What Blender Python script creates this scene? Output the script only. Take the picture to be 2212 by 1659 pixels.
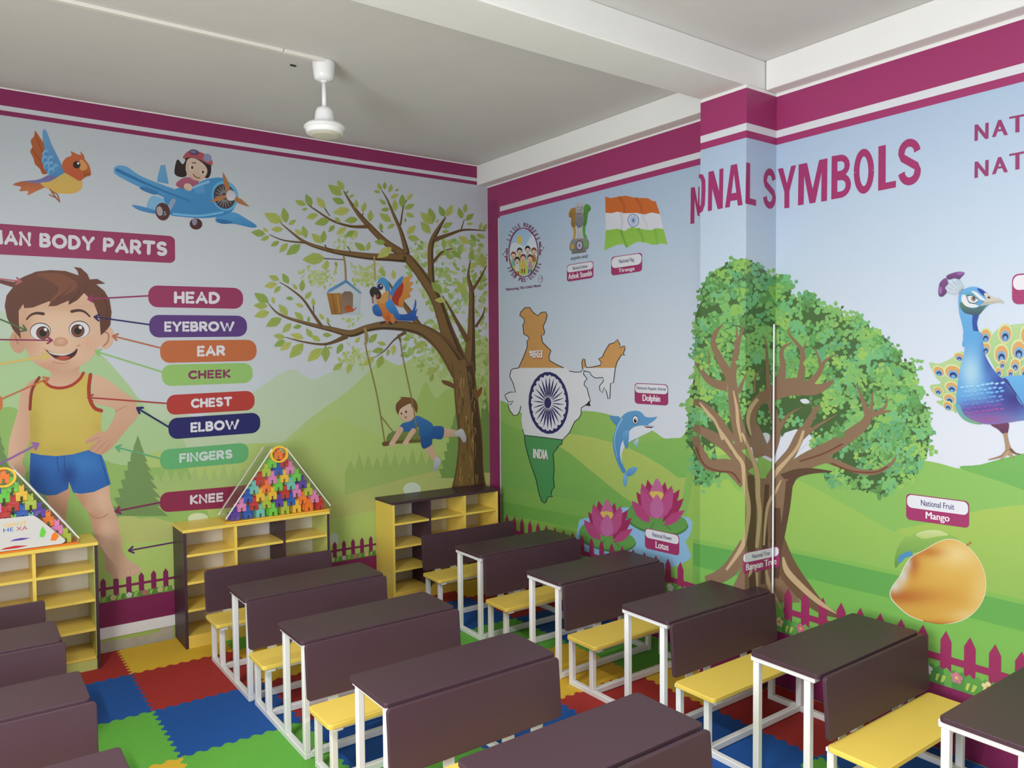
import bpy, bmesh, math, random
import numpy as np
from mathutils import Vector, Matrix
from mathutils.geometry import tessellate_polygon, delaunay_2d_cdt

# ------------------------------------------------------------------ camera, world, light, exposure
for o in list(bpy.data.objects): bpy.data.objects.remove(o)
SC = bpy.context.scene
COL = SC.collection
W, H = 2212, 1659
CF, YAW, PITCH, ROLL = 1671.23, 0.6306, -0.0384, -0.0077
CAM = np.array([-3.7882, -5.5273, 1.8923])
def cam_axes():
    f = np.array([math.sin(YAW)*math.cos(PITCH), math.cos(YAW)*math.cos(PITCH), math.sin(PITCH)])
    r = np.array([math.cos(YAW), -math.sin(YAW), 0.0]); u = np.cross(r, f)
    return r*math.cos(ROLL)+u*math.sin(ROLL), -r*math.sin(ROLL)+u*math.cos(ROLL), f
AR, AU, AF = cam_axes()
cd = bpy.data.cameras.new('camera'); cam = bpy.data.objects.new('camera', cd); COL.objects.link(cam)
cd.sensor_width = 36.0; cd.lens = CF/W*36.0; cd.clip_start = 0.05
cam.matrix_world = Matrix(((AR[0], AU[0], -AF[0], CAM[0]), (AR[1], AU[1], -AF[1], CAM[1]), (AR[2], AU[2], -AF[2], CAM[2]), (0, 0, 0, 1)))
SC.camera = cam
w = bpy.data.worlds.new('world'); SC.world = w; w.use_nodes = True
w.node_tree.nodes['Background'].inputs[0].default_value = (0.75, 0.85, 1.0, 1)
w.node_tree.nodes['Background'].inputs[1].default_value = 0.3
SC.view_settings.view_transform = 'Standard'; SC.view_settings.look = 'None'
SC.view_settings.gamma = 1.0; SC.view_settings.use_curve_mapping = False
SC.view_settings.exposure = 0.12
SC.cycles.use_denoising = True
SC.cycles.max_bounces = 8; SC.cycles.diffuse_bounces = 5; SC.cycles.glossy_bounces = 3
SC.cycles.transparent_max_bounces = 12; SC.cycles.sample_clamp_indirect = 6.0
def area(name, loc, rot, sx, sy, watts, col=(1, 1, 1)):
    l = bpy.data.lights.new(name, 'AREA'); l.shape = 'RECTANGLE'; l.size = sx; l.size_y = sy; l.energy = watts; l.color = col
    o = bpy.data.objects.new(name, l); COL.objects.link(o); o.location = loc; o.rotation_euler = rot; return o
R90 = math.pi/2
# daylight through the side window behind the photographer, unseen ceiling lights added to brighten floor and desks
area('window_daylight', (-5.52, -4.5, 1.6), (0, -R90, 0), 1.5, 1.9, 168, (0.95, 0.985, 1.03))
area('added_fill_light', (-2.7, -4.7, 3.43), (0, 0, 0), 1.2, 0.10, 50, (1.0, 0.995, 0.99))
area('added_fill_light', (-4.6, -3.6, 3.43), (0, 0, 0), 0.10, 1.2, 80, (1.0, 0.995, 0.99))

# ------------------------------------------------------------------ pixel -> surface
def pix_dir(px, py):
    px = np.asarray(px, float); py = np.asarray(py, float)
    return (((px-W/2)/CF)[..., None]*AR + ((H/2-py)/CF)[..., None]*AU + AF)
def on_plane(px, py, ax, v):
    d = pix_dir(px, py); t = (v-CAM[ax])/d[..., ax]; return CAM + t[..., None]*d
def to_pix(P):
    q = np.asarray(P, float)-CAM; z = q@AF; return W/2+CF*(q@AR)/z, H/2-CF*(q@AU)/z
ZC = 3.4958; ZB = 3.335; XCOL = -0.267; YCF = -2.552; YCN = -2.868

# ------------------------------------------------------------------ materials
def lin(c): return c/12.92 if c <= 0.04045 else ((c+0.055)/1.055)**2.4
def hx(s, g=1.0):
    return tuple(min(0.93, lin(int(s[i:i+2], 16)/255)*g) for i in (0, 2, 4))
def mat(name, rgb, rough=0.5, spec=0.5, noise=0.0, nscale=30.0, bump=0.0, bscale=60.0, metal=0.0, coat=0.0):
    m = bpy.data.materials.new(name); m.use_nodes = True; nt = m.node_tree; b = nt.nodes['Principled BSDF']
    b.inputs['Base Color'].default_value = (*rgb, 1); b.inputs['Roughness'].default_value = rough
    b.inputs['Specular IOR Level'].default_value = spec; b.inputs['Metallic'].default_value = metal; b.inputs['Coat Weight'].default_value = coat
    tc = nt.nodes.new('ShaderNodeTexCoord')
    if noise:
        n = nt.nodes.new('ShaderNodeTexNoise'); n.inputs['Scale'].default_value = nscale; n.inputs['Detail'].default_value = 5
        nt.links.new(tc.outputs['Object'], n.inputs['Vector'])
        r = nt.nodes.new('ShaderNodeMix'); r.data_type = 'RGBA'
        r.inputs[6].default_value = (*[c*(1-noise) for c in rgb], 1); r.inputs[7].default_value = (*[min(1, c*(1+noise)) for c in rgb], 1)
        nt.links.new(n.outputs['Fac'], r.inputs[0]); nt.links.new(r.outputs[2], b.inputs['Base Color'])
    if bump:
        n2 = nt.nodes.new('ShaderNodeTexNoise'); n2.inputs['Scale'].default_value = bscale; n2.inputs['Detail'].default_value = 4
        nt.links.new(tc.outputs['Object'], n2.inputs['Vector'])
        bp = nt.nodes.new('ShaderNodeBump'); bp.inputs['Strength'].default_value = bump; bp.inputs['Distance'].default_value = 0.01
        nt.links.new(n2.outputs['Fac'], bp.inputs['Height']); nt.links.new(bp.outputs['Normal'], b.inputs['Normal'])
    return m
M = {}
M['plaster'] = mat('plaster', (0.775, 0.775, 0.765), 0.8, 0.2, 0.04, 3.0, 0.25, 7.0)
M['ceiling'] = mat('ceiling_paint', (0.635, 0.625, 0.615), 0.75, 0.25, 0.05, 2.0, 0.25, 6.0)
M['concrete'] = mat('bare_floor', (0.36, 0.33, 0.27), 0.7, 0.3, 0.15, 12.0)
M['skirt'] = mat('skirt_paint', (0.78, 0.78, 0.80), 0.5, 0.4)
M['bare'] = mat('bare_plaster', (0.45, 0.41, 0.33), 0.8, 0.2, 0.2, 14.0)
M['dark'] = mat('dark_laminate', (0.058, 0.029, 0.040), 0.42, 0.32, 0.07, 260.0, 0.03, 500.0)
M['dark_edge'] = mat('dark_edge_band', (0.045, 0.026, 0.034), 0.4, 0.5)
M['yellow'] = mat('yellow_laminate', (0.80, 0.58, 0.105), 0.36, 0.4, 0.04, 180.0)
M['lime'] = mat('lime_laminate', (0.50, 0.55, 0.16), 0.4, 0.45)
M['white_metal'] = mat('white_powder_coat', (0.80, 0.80, 0.79), 0.32, 0.5)
M['back_white'] = mat('white_backing', (0.70, 0.67, 0.62), 0.5, 0.4)
M['fan'] = mat('fan_enamel', (0.82, 0.82, 0.83), 0.2, 0.5)
M['fan_under'] = mat('fan_underside', (0.62, 0.60, 0.50), 0.35, 0.5)
M['pvc'] = mat('pvc_trunking', (0.74, 0.72, 0.66), 0.4, 0.5)
M['black'] = mat('black_rubber', (0.03, 0.03, 0.03), 0.6, 0.3)
for k, c in dict(R=(0.36, 0.028, 0.024), B=(0.012, 0.085, 0.33), G=(0.125, 0.42, 0.055), Y=(0.70, 0.44, 0.035)).items():
    M['mat_'+k] = mat('foam_'+dict(R='red', B='blue', G='green', Y='yellow')[k], c, 0.75, 0.25, 0.06, 40.0, 0.25, 350.0)
for k, c in dict(red=(0.52, 0.03, 0.03), blue=(0.02, 0.10, 0.45), teal=(0.16, 0.52, 0.45), green=(0.15, 0.58, 0.06), lime=(0.42, 0.52, 0.05),
                 yellow=(0.85, 0.50, 0.04), orange=(0.85, 0.20, 0.02), pink=(0.72, 0.22, 0.48), purple=(0.10, 0.045, 0.36)).items():
    M['b_'+k] = mat('plastic_'+k, c, 0.3, 0.5)
def film_mat():
    m = bpy.data.materials.new('clear_film'); m.use_nodes = True; nt = m.node_tree; nt.nodes.clear()
    o = nt.nodes.new('ShaderNodeOutputMaterial'); mx = nt.nodes.new('ShaderNodeMixShader'); t = nt.nodes.new('ShaderNodeBsdfTransparent'); g = nt.nodes.new('ShaderNodeBsdfGlossy')
    t.inputs[0].default_value = (0.97, 0.97, 0.96, 1); g.inputs['Roughness'].default_value = 0.12
    lw = nt.nodes.new('ShaderNodeLayerWeight'); lw.inputs[0].default_value = 0.25; fr = nt.nodes.new('ShaderNodeMath'); fr.operation = 'MULTIPLY_ADD'; fr.inputs[1].default_value = 0.35; fr.inputs[2].default_value = 0.04; nt.links.new(lw.outputs['Facing'], fr.inputs[0])
    nz = nt.nodes.new('ShaderNodeTexNoise'); nz.inputs['Scale'].default_value = 14; bp = nt.nodes.new('ShaderNodeBump'); bp.inputs['Strength'].default_value = 0.8; bp.inputs['Distance'].default_value = 0.02
    nt.links.new(nz.outputs['Fac'], bp.inputs['Height']); nt.links.new(bp.outputs['Normal'], g.inputs['Normal'])
    nt.links.new(fr.outputs[0], mx.inputs[0]); nt.links.new(t.outputs[0], mx.inputs[1]); nt.links.new(g.outputs[0], mx.inputs[2]); nt.links.new(mx.outputs[0], o.inputs[0])
    return m
M['film'] = film_mat()
def print_mat():
    m = bpy.data.materials.new('printed_vinyl'); m.use_nodes = True; nt = m.node_tree; b = nt.nodes['Principled BSDF']
    a = nt.nodes.new('ShaderNodeAttribute'); a.attribute_name = 'Col'
    nt.links.new(a.outputs['Color'], b.inputs['Base Color']); b.inputs['Roughness'].default_value = 0.38; b.inputs['Specular IOR Level'].default_value = 0.3
    return m
M['print'] = print_mat()

# ------------------------------------------------------------------ object helpers
def link(o, parent=None):
    COL.objects.link(o)
    if parent is not None: o.parent = parent
    return o
def obj(name, bm, m, parent=None, smooth=False):
    me = bpy.data.meshes.new(name); bm.to_mesh(me); bm.free()
    if m is not None: me.materials.append(M[m] if isinstance(m, str) else m)
    if smooth:
        for f in me.polygons: f.use_smooth = True
    return link(bpy.data.objects.new(name, me), parent)
def thing(name, label, cat, loc=(0, 0, 0), rotz=0.0, group=None):
    o = bpy.data.objects.new(name, None); o.empty_display_size = 0.05; o.location = loc; o.rotation_euler = (0, 0, rotz); link(o)
    o['label'] = label; o['category'] = cat
    if group: o['group'] = group
    return o
def struct(o, label=None):
    o['kind'] = 'structure'
    if label: o['label'] = label
    return o
def box(bm, x0, x1, y0, y1, z0, z1, bev=0.0, seg=2):
    r = bmesh.ops.create_cube(bm, size=1.0); vs = r['verts']
    for v in vs: v.co = Vector(((x0+x1)/2+v.co.x*(x1-x0), (y0+y1)/2+v.co.y*(y1-y0), (z0+z1)/2+v.co.z*(z1-z0)))
    if bev:
        es = list({e for v in vs for e in v.link_edges})
        bmesh.ops.bevel(bm, geom=es, offset=bev, segments=seg, affect='EDGES', profile=0.6)
    return vs
def bx(name, x0, x1, y0, y1, z0, z1, m, parent=None, bev=0.0, seg=2):
    bm = bmesh.new(); box(bm, min(x0, x1), max(x0, x1), min(y0, y1), max(y0, y1), min(z0, z1), max(z0, z1), bev, seg); return obj(name, bm, m, parent)
def prism(bm, pts, axis, d0, d1):
    """extrude a 2D polygon along axis ('x','y','z') between d0 and d1"""
    mk = {'x': lambda a, b, d: (d, a, b), 'y': lambda a, b, d: (a, d, b), 'z': lambda a, b, d: (a, b, d)}[axis]
    n = len(pts); lo = [bm.verts.new(mk(*p, d0)) for p in pts]; hi = [bm.verts.new(mk(*p, d1)) for p in pts]
    bm.faces.new(lo); bm.faces.new(hi[::-1])
    for i in range(n): bm.faces.new((lo[i], hi[i], hi[(i+1) % n], lo[(i+1) % n]))
    bmesh.ops.recalc_face_normals(bm, faces=bm.faces[:])
def rrect(x0, x1, y0, y1, r, n=5):
    out = []
    for cx, cy, a0 in ((x1-r, y1-r, 0), (x0+r, y1-r, 90), (x0+r, y0+r, 180), (x1-r, y0+r, 270)):
        for k in range(n+1):
            a = math.radians(a0+90*k/n); out.append((cx+r*math.cos(a), cy+r*math.sin(a)))
    return out
def lathe(bm, prof, n=40):
    rings = []
    for r, z in prof:
        rings.append([bm.verts.new((r*math.cos(2*math.pi*k/n), r*math.sin(2*math.pi*k/n), z)) for k in range(n)])
    for a, b in zip(rings, rings[1:]):
        for k in range(n): bm.faces.new((a[k], a[(k+1) % n], b[(k+1) % n], b[k]))
    bm.faces.new(rings[0]); bm.faces.new(rings[-1][::-1]); bmesh.ops.recalc_face_normals(bm, faces=bm.faces[:])
def bevel_obj(o, wdt, seg=2, ang=40):
    md = o.modifiers.new('bevel', 'BEVEL'); md.width = wdt; md.segments = seg; md.limit_method = 'ANGLE'; md.angle_limit = math.radians(ang); return o
def copy_tree(o, parent=None):
    c = o.copy(); COL.objects.link(c)
    if parent is not None: c.parent = parent
    for ch in [x for x in bpy.data.objects if x.parent is o]: copy_tree(ch, c)
    return c

# ------------------------------------------------------------------ the room
XW, YS = -5.6, -7.2      # far side wall and rear wall, both behind the photographer
floor = struct(bx('floor', XW-.2, .2, YS-.2, .2, -.16, -.012, 'concrete'))
ceiling = struct(bx('ceiling', XW-.2, .2, YS-.2, .2, ZC, ZC+.15, 'ceiling'))
wall_left = struct(bx('wall_left', XW-.2, .2, 0, .2, -.012, ZC, 'plaster'), 'wall with the body parts mural')
wall_right = struct(bx('wall_right', 0, .2, YS, 0, -.012, ZC, 'plaster'), 'wall with the national symbols mural')
bx('column', XCOL, .001, YCN, YCF, -.012, ZB, 'plaster', wall_right)
wall_rear = struct(bx('wall_rear', XW-.2, .2, YS-.2, YS, -.012, ZC, 'plaster'))
bm = bmesh.new()          # side wall with the window opening
for a in ((YS, -5.45, -.012, ZC), (-3.55, 0, -.012, ZC), (-5.45, -3.55, -.012, .85), (-5.45, -3.55, 2.35, ZC)): box(bm, XW-.2, XW, a[0], a[1], a[2], a[3])
wall_side = struct(obj('wall_side', bm, 'plaster'))
def irregular_beam(name, x0, x1, y0, y1, z0, z1, label):
    o = struct(bx(name, x0, x1, y0, y1, z0, z1, 'plaster'), label); bevel_obj(o, .006, 2); return o
irregular_beam('trim_1', XW, -.004, YCN+.006, YCF-.004, ZB, ZC, 'white plastered beam crossing the ceiling to the column')
irregular_beam('trim_2', -.108, 0, YCF, 0, ZB-.006, ZC, 'white plastered beam above the far part of the symbols wall')
irregular_beam('trim_3', -.100, 0, YS, YCN, ZB, ZC, 'white plastered beam above the near part of the symbols wall')
struct(bx('baseboard_left', XW, -.006, -.006, 0, .081, .153, 'skirt'))
bm = bmesh.new()
prism(bm, [(-3.3, -.011), (-2.60, -.011), (-2.60, .08), (-2.68, .08), (-2.70, .05), (-2.72, .062), (-2.76, .05), (-3.3, .08)], 'y', -.002, 0)
obj('bare_patch', bm, 'bare', wall_left)

# interlocking foam tiles, 60 cm each
def jig(p, q, teeth=18, amp=.0095):
    p, q = Vector(p), Vector(q); d = q-p; L = d.length; t = d/L; n = Vector((-t.y, t.x)); out = [p]
    s = L/teeth
    for k in range(teeth):
        c = (k+.5)*s; a = amp*(1 if k % 2 == 0 else -1)
        out += [p+t*(c-.30*s), p+t*(c-.40*s)+n*a, p+t*(c+.40*s)+n*a, p+t*(c+.30*s)]
    out.append(q); return out
TX, TY, TS = -2.9514, -.4992, .6
puz = thing('puzzle_mat', 'interlocking foam puzzle mat of red, blue, green and yellow squares on the floor', 'floor mat', (0, 0, -.012))
I0, I1, J0, J1 = -3, 5, -1, 7
for i in range(I0, I1):
    for j in range(J0, J1):
        x0, x1 = TX+i*TS, TX+(i+1)*TS; y1, y0 = TY-j*TS, TY-(j+1)*TS
        if j == -1: y1 = -.035
        if i == I1-1: x1 = -.03
        b = [(x0, y0), (x1, y0)]; loop = []
        loop += jig((x0, y0), (x1, y0))[:-1]
        loop += ([Vector((x1, y0))]+([Vector(q) for q in ((x1, YCN-.025), (XCOL-.025, YCN-.025), (XCOL-.025, YCF+.02), (x1, YCF+.02))] if j == 3 else [])) if i == I1-1 else jig((x1, y0), (x1, y1))[:-1]
        loop += [Vector((x1, y1))] if j == -1 else jig((x0, y1), (x1, y1))[::-1][:-1]
        loop += jig((x0, y0), (x0, y1))[::-1][:-1]
        bm = bmesh.new(); prism(bm, [(v.x, v.y) for v in loop], 'z', .0006, .012)
        obj('mat_tile', bm, 'mat_'+'RBGY'[(j-i) % 4], puz)

# ------------------------------------------------------------------ bench desks
DL, DD, DH = .8288, .3276, .5847
def make_desk():
    t = thing('bench_desk', 'desk', 'desk')
    tb = .03
    bm = bmesh.new(); prism(bm, rrect(0, DL, -DD, 0, .018), 'z', DH-.02, DH); bevel_obj(obj('desk_top', bm, 'dark', t), .003)
    bm = bmesh.new(); prism(bm, rrect(-.009, .825, .189, .430, .022), 'z', .280, .3023); bevel_obj(obj('seat', bm, 'yellow', t), .004)
    # backrest: a rounded board leaning slightly away from the seat
    bm = bmesh.new(); prism(bm, rrect(-.006, .822, 0, .259, .018), 'y', -.009, .009)
    o = obj('backrest', bm, 'dark', t); o.location = (0, .419, .318); o.rotation_euler = (-.075, 0, 0); bevel_obj(o, .003)
    for x in (.03, DL-.06):
        for y0, zt in ((.422, .262), (.25, .262), (-.025, .535), (-.2746, .535)):
            bx('leg', x, x+tb, y0, y0+tb, .03, zt, 'white_metal', t, .003, 1)
        bx('floor_rail', x, x+tb, -.2746, .452, 0, .03, 'white_metal', t, .003, 1)
        bx('seat_rail', x-.008, x+tb+.004, .2, .452, .262, .280, 'white_metal', t, .002, 1)
        bx('top_rail', x-.008, x+tb+.004, -.300, .012, .535, DH-.02, 'white_metal', t, .004, 1)
    for y0 in (.25, -.2746): bx('stretcher', .06, DL-.06, y0, y0+.03, .003, .036, 'white_metal', t, .003, 1)
    bx('front_rail', .06, DL-.06, .215, .235, .262, .280, 'white_metal', t)
    for x in (.10, .235, .53, .67):
        bm = bmesh.new(); prism(bm, [(.430, .264), (.435, .264), (.4475, .50), (.4425, .50)], 'x', x, x+.05); obj('back_bracket', bm, 'white_metal', t)
    return t
UN = dict(M0=(-2.5368, -1.0319, .0041), M1=(-2.519, -1.8087, .003), M2=(-2.5001, -2.6112, .003), M3=(-2.4958, -3.4338, .0065), M4=(-2.487, -4.246, .006),
          R0=(-1.0248, -1.051, -.0044), R1=(-1.0043, -1.834, -.002), R2=(-.9925, -2.6394, .0026), R3=(-.9839, -3.4358, .0031), R4=(-.9544, -4.2216, 0.),
          L0=(-3.3904-DL, -1.095, -.006), L1=(-3.3764-DL, -1.873, -.006), L2=(-3.3542-DL, -2.6776, 0.), L3=(-3.345-DL, -3.49, 0.))
ORD = ['first', 'second', 'third', 'fourth', 'fifth']
WHERE = dict(M='in middle column, {} from mural wall', R='in column along symbols wall, {} from corner', L='in left column, {} from mural wall')
proto = make_desk(); first = True
for k, (x, y, a) in UN.items():
    o = proto if first else copy_tree(proto); first = False
    o.location = (x, y, 0); o.rotation_euler = (0, 0, a)
    o['label'] = 'brown bench desk with yellow seat '+WHERE[k[0]].format(ORD[int(k[1])])
    o['group'] = 'bench desks in three columns'
    pv = UN.get(k[0]+str(int(k[1])-1))
    if pv:                                    # backrests stand close behind the desk in front
        for ch in o.children:
            dy = max(0, (pv[1]-y-.777))*.75
            if ch.name.startswith('backrest'): ch.location.y = .419+dy
            elif ch.name.startswith('back_bracket'): ch.location.y = dy

# ------------------------------------------------------------------ book shelves
def make_shelf(x0, width, label, top, sideL, sideR, innerR, divs, kick):
    t = thing('bookshelf', label, 'bookshelf', (x0, -.004, 0), 0, 'low open shelves against the mural wall')
    h, d, th = .7769, .289, .018
    bx('top_panel', -.004, width+.004, -d-.004, 0, h-.02, h, top, t, .002, 1)
    bx('side_panel', 0, th, -d, 0, 0, h-.02, sideL, t, .001, 1)
    s = bx('side_panel', width-th, width, -d, 0, 0, h-.02, sideR, t, .001, 1)
    if innerR != sideR: bx('side_lining', width-th-.003, width-th, -d+.002, -.008, .082, h-.02, innerR, s)
    bx('back_panel', th, width-th, -.008, 0, .03, h-.02, 'back_white', t)
    bx('kick_plate', th, width-th, -d+.004, -d+.02, 0, .066, kick, t)
    xs = [th]+[width*k/3-th/2 for k in (1, 2)]+[width-th]
    for k in (1, 2): bx('divider', xs[k], xs[k]+th, -d+.001, -.008, .082, h-.02, divs[k-1], t)
    for c in range(3):
        a = xs[c]+(th if c else 0); b = xs[c+1]
        for z in (.082, .254, .433, .613): bx('shelf_board', a, b-(.003 if c == 2 and innerR != sideR else 0), -d+.001, -.008, z-.016, z, 'yellow', t)
    return t
make_shelf(-3.083-.991, .991, 'yellow-topped open shelf at left edge, holding the block pack with white card', 'yellow', 'dark', 'dark', 'lime', ('dark', 'yellow'), 'lime')
make_shelf(-2.592, .991, 'yellow-topped open shelf with dark sides, holding the block pack without card', 'yellow', 'dark', 'dark', 'lime', ('yellow', 'dark'), 'yellow')
make_shelf(-1.0947, .975, 'dark-topped yellow open shelf standing in the room corner', 'dark', 'yellow', 'yellow', 'yellow', ('dark', 'yellow'), 'yellow')

# ------------------------------------------------------------------ packs of building blocks
def block_mesh(name):
    s = .001
    P = [(-29, 0), (-7, 0), (-7, 26), (7, 26), (7, 0), (29, 0), (29, 53), (13, 53), (13, 92), (5, 92), (5, 84), (-5, 84), (-5, 92), (-13, 92), (-13, 53), (-29, 53)]
    bm = bmesh.new(); prism(bm, [(a*s, b*s) for a, b in P], 'y', -.032, .0)
    prism(bm, [((a-26)*s, (b+4)*s) for a, b in [(-12, 0), (12, 0), (12, 44), (-12, 44)]], 'y', 0, .03)
    me = bpy.data.meshes.new(name); bm.to_mesh(me); bm.free(); me.materials.append(M['b_red']); return me
BLK = block_mesh('toy_block')
ROWS = [['purple', 'blue', 'teal', 'green', 'lime', 'yellow', 'orange', 'red'], ['pink', 'red', 'lime', 'purple', 'blue', 'orange', 'pink'], ['blue', 'yellow', 'yellow', 'red', 'pink', 'lime'],
        ['teal', 'orange', 'green', 'teal', 'purple'], ['red', 'pink', 'yellow', 'green'], ['lime', 'blue', 'pink'], ['green', 'red'], ['orange']]
ROWS2 = [['green', 'teal', 'orange', 'blue', 'purple', 'lime', 'red', 'lime'], ['red', 'yellow', 'teal', 'purple', 'lime', 'teal', 'pink'], ['pink', 'lime', 'green', 'green', 'teal', 'orange'],
         ['blue', 'purple', 'red', 'blue', 'purple'], ['yellow', 'pink', 'red', 'lime'], ['orange', 'green', 'yellow'], ['blue', 'green'], ['orange']]
def block_pack(x, y, z, rows, label, card):
    t = thing('block_pack', label, 'toy blocks', (x, y, z), 0, 'packs of plastic building blocks on the shelves')
    wd, hh = .735, .475
    bx('tray', -wd/2, wd/2, -.10, .09, 0, .008, 'b_orange' if card else 'b_yellow', t, .003, 1)
    for r, row in enumerate(rows):
        n = len(row)
        for k, c in enumerate(row):
            o = bpy.data.objects.new('block', BLK); link(o, t)
            o.location = (-(n-1)*.043+k*.086, -.045+.004*((k*7+r*3) % 3), .009+r*.0555)
            o.material_slots[0].link = 'OBJECT'; o.material_slots[0].material = M['b_'+c]
    # thin clear wrapper and its seams
    bm = bmesh.new(); prism(bm, [(-wd/2-.004, .008), (wd/2+.004, .008), (wd/2-.02, .085), (.055, hh), (-.055, hh), (-wd/2+.02, .085)], 'y', -.092, .082); obj('clear_wrapper', bm, 'film', t)
    for s in (-1, 1):
        for yy in (-.092, .082):
            bm = bmesh.new(); a = Vector((s*(wd/2+.002), yy, .03)); b = Vector((s*.05, yy, hh)); d = (b-a).normalized(); n = Vector((d.z, 0, -d.x))*.004
            prism(bm, [((a+n).x, (a+n).z), ((b+n).x, (b+n).z), ((b-n).x, (b-n).z), ((a-n).x, (a-n).z)], 'y', yy-.002, yy+.002); obj('seam', bm, 'pvc', t)
    # carrying strap round the top block
    bm = bmesh.new(); n = 28
    ring = []
    for k in range(n):
        a = 2*math.pi*k/n; px, pz = .062*math.sin(a), .435-.058*math.cos(a)
        ring.append([bm.verts.new((px*q, yy, .435+(pz-.435)*q)) for q, yy in ((1, -.1), (1.0, -.075), (.80, -.075), (.80, -.1))])
    for k in range(n):
        for j in range(4): bm.faces.new((ring[k][j], ring[(k+1) % n][j], ring[(k+1) % n][(j+1) % 4], ring[k][(j+1) % 4]))
    bmesh.ops.recalc_face_normals(bm, faces=bm.faces[:]); obj('strap', bm, 'b_yellow', t)
    return t
packA = block_pack(-1.945, -.165, .7769, ROWS, 'clear pyramid pack of coloured castle blocks without card, beside the KNEE label', False)
packB = block_pack(-3.545, -.165, .7769, ROWS2, 'clear pyramid pack of coloured castle blocks with white printed card, at photo edge', True)

# ------------------------------------------------------------------ ceiling fan and trunking
fan = thing('ceiling_fan', 'white ceiling fan motor on its rod, no blades visible', 'ceiling fan', (-2.078, -1.462, ZC))
bm = bmesh.new(); lathe(bm, [(.060, 0), (.062, -.010), (.055, -.07), (.050, -.095), (.030, -.104)]); obj('canopy', bm, 'fan', fan, True)
bm = bmesh.new(); lathe(bm, [(.012, -.10), (.012, -.25)], 20); obj('down_rod', bm, 'fan', fan, True)
bm = bmesh.new(); lathe(bm, [(.019, -.1), (.019, -.112)], 20); obj('rod_collar', bm, 'fan', fan)
bm = bmesh.new(); lathe(bm, [(.022, -.245), (.042, -.252), (.050, -.275), (.055, -.320), (.06, -.33)]); obj('motor_cup', bm, 'fan', fan, True)
bm = bmesh.new(); lathe(bm, [(.06, -.326), (.098, -.338), (.110, -.350), (.112, -.360), (.104, -.366), (.103, -.372), (.098, -.388), (.09, -.392)]); obj('motor_housing', bm, 'fan', fan)
bm = bmesh.new(); lathe(bm, [(.09, -.391), (.07, -.402), (.03, -.406)]); obj('bottom_cap', bm, 'fan_under', fan)
tr = thing('cable_trunking', 'white plastic cable trunking running along the ceiling to the fan', 'cable trunking', (0, 0, ZC))
bx('trunking_length', XW+.01, -2.322, -1.522, -1.492, -.018, 0, 'pvc', tr, .002, 1)
bx('trunking_length', -2.318, -2.095, -1.524, -1.494, -.020, 0, 'pvc', tr, .002, 1)
bx('cable_end', -2.095, -2.080, -1.513, -1.503, -.012, 0, 'black', tr)
hk = on_plane(633, 140, 2, ZC)
o = bx('ceiling_hook', hk[0]-.016, hk[0]+.016, hk[1]-.004, hk[1]+.004, ZC-.008, ZC, 'black'); o['label'] = 'small dark wire stub sticking out of the ceiling beside the fan'; o['category'] = 'hook'

# unseen fittings added for the ceiling fill lights, behind the photographer
for loc, rz, wh in (((-2.7, -4.7, ZC), 0, 'nearer the crossing beam'), ((-4.6, -3.6, ZC), R90, 'nearer the side window')):
    t = thing('added_batten', 'white LED batten light fixed to the ceiling '+wh, 'light', loc, rz)
    bx('housing', -.62, .62, -.06, .06, -.03, 0, 'fan', t)
    bx('diffuser', -.60, .60, -.05, .05, -.055, -.03, 'back_white', t)

# ------------------------------------------------------------------ printed murals: flat print on the wall surfaces
def edge_line(P0, P1):
    (x0, y0), (x1, y1) = to_pix(P0), to_pix(P1); return lambda y: x0+(x1-x0)*(y-y0)/(y1-y0)
E1 = edge_line((XCOL, YCF, 0.), (XCOL, YCF, 3.3)); E2 = edge_line((XCOL, YCN, 0.), (XCOL, YCN, 3.3)); E3 = edge_line((0, YCN, 0.), (0, YCN, 3.3))
SURF = {'far': (0, 0.0), 'front': (0, XCOL), 'side': (1, YCN), 'near': (0, 0.0), 'left': (1, 0.0)}
def clip(poly, f):
    out = []
    for i in range(len(poly)):
        a, b = poly[i], poly[(i+1) % len(poly)]; fa, fb = f(a), f(b)
        if fa >= 0: out.append(a)
        if (fa >= 0) != (fb >= 0):
            t = fa/(fa-fb); out.append(tuple(p+(q-p)*t for p, q in zip(a, b)))
    return out
GAIN = {'L': 0.84, 'R': 0.86}
EPS = 0.00003
def cr(pts, closed=True, n=5):
    N = len(pts); out = []
    for i in range(N if closed else N-1):
        g = lambda k: pts[k % N] if closed else pts[max(0, min(N-1, k))]
        p0, p1, p2, p3 = g(i-1), g(i), g(i+1), g(i+2)
        for k in range(n):
            t = k/n
            out.append(tuple(.5*(2*b+(c-a)*t+(2*a-5*b+4*c-d)*t*t+(3*b-a-3*c+d)*t**3) for a, b, c, d in zip(p0, p1, p2, p3)))
    if not closed: out.append(tuple(pts[-1]))
    return out
TXT = {}
def text_tris(s, bold):
    if (s, bold) not in TXT:
        c = bpy.data.curves.new('lettering', 'FONT'); c.body = s; c.offset = bold; c.resolution_u = 4; c.dimensions = '2D'; c.fill_mode = 'FRONT'
        o = bpy.data.objects.new('lettering', c); COL.objects.link(o); bpy.context.view_layer.update()
        me = o.to_mesh(); me.calc_loop_triangles()
        v = [(q.co.x, q.co.y) for q in me.vertices]; tr = [tuple(t.vertices) for t in me.loop_triangles]
        o.to_mesh_clear(); bpy.data.objects.remove(o); bpy.data.curves.remove(c)
        xs = [a for a, b in v]; ys = [b for a, b in v]; w0, h0 = max(xs)-min(xs), max(ys)-min(ys)
        TXT[s, bold] = ([((a-min(xs))/w0, (b-min(ys))/h0) for a, b in v], tr)
    return TXT[s, bold]
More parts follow.
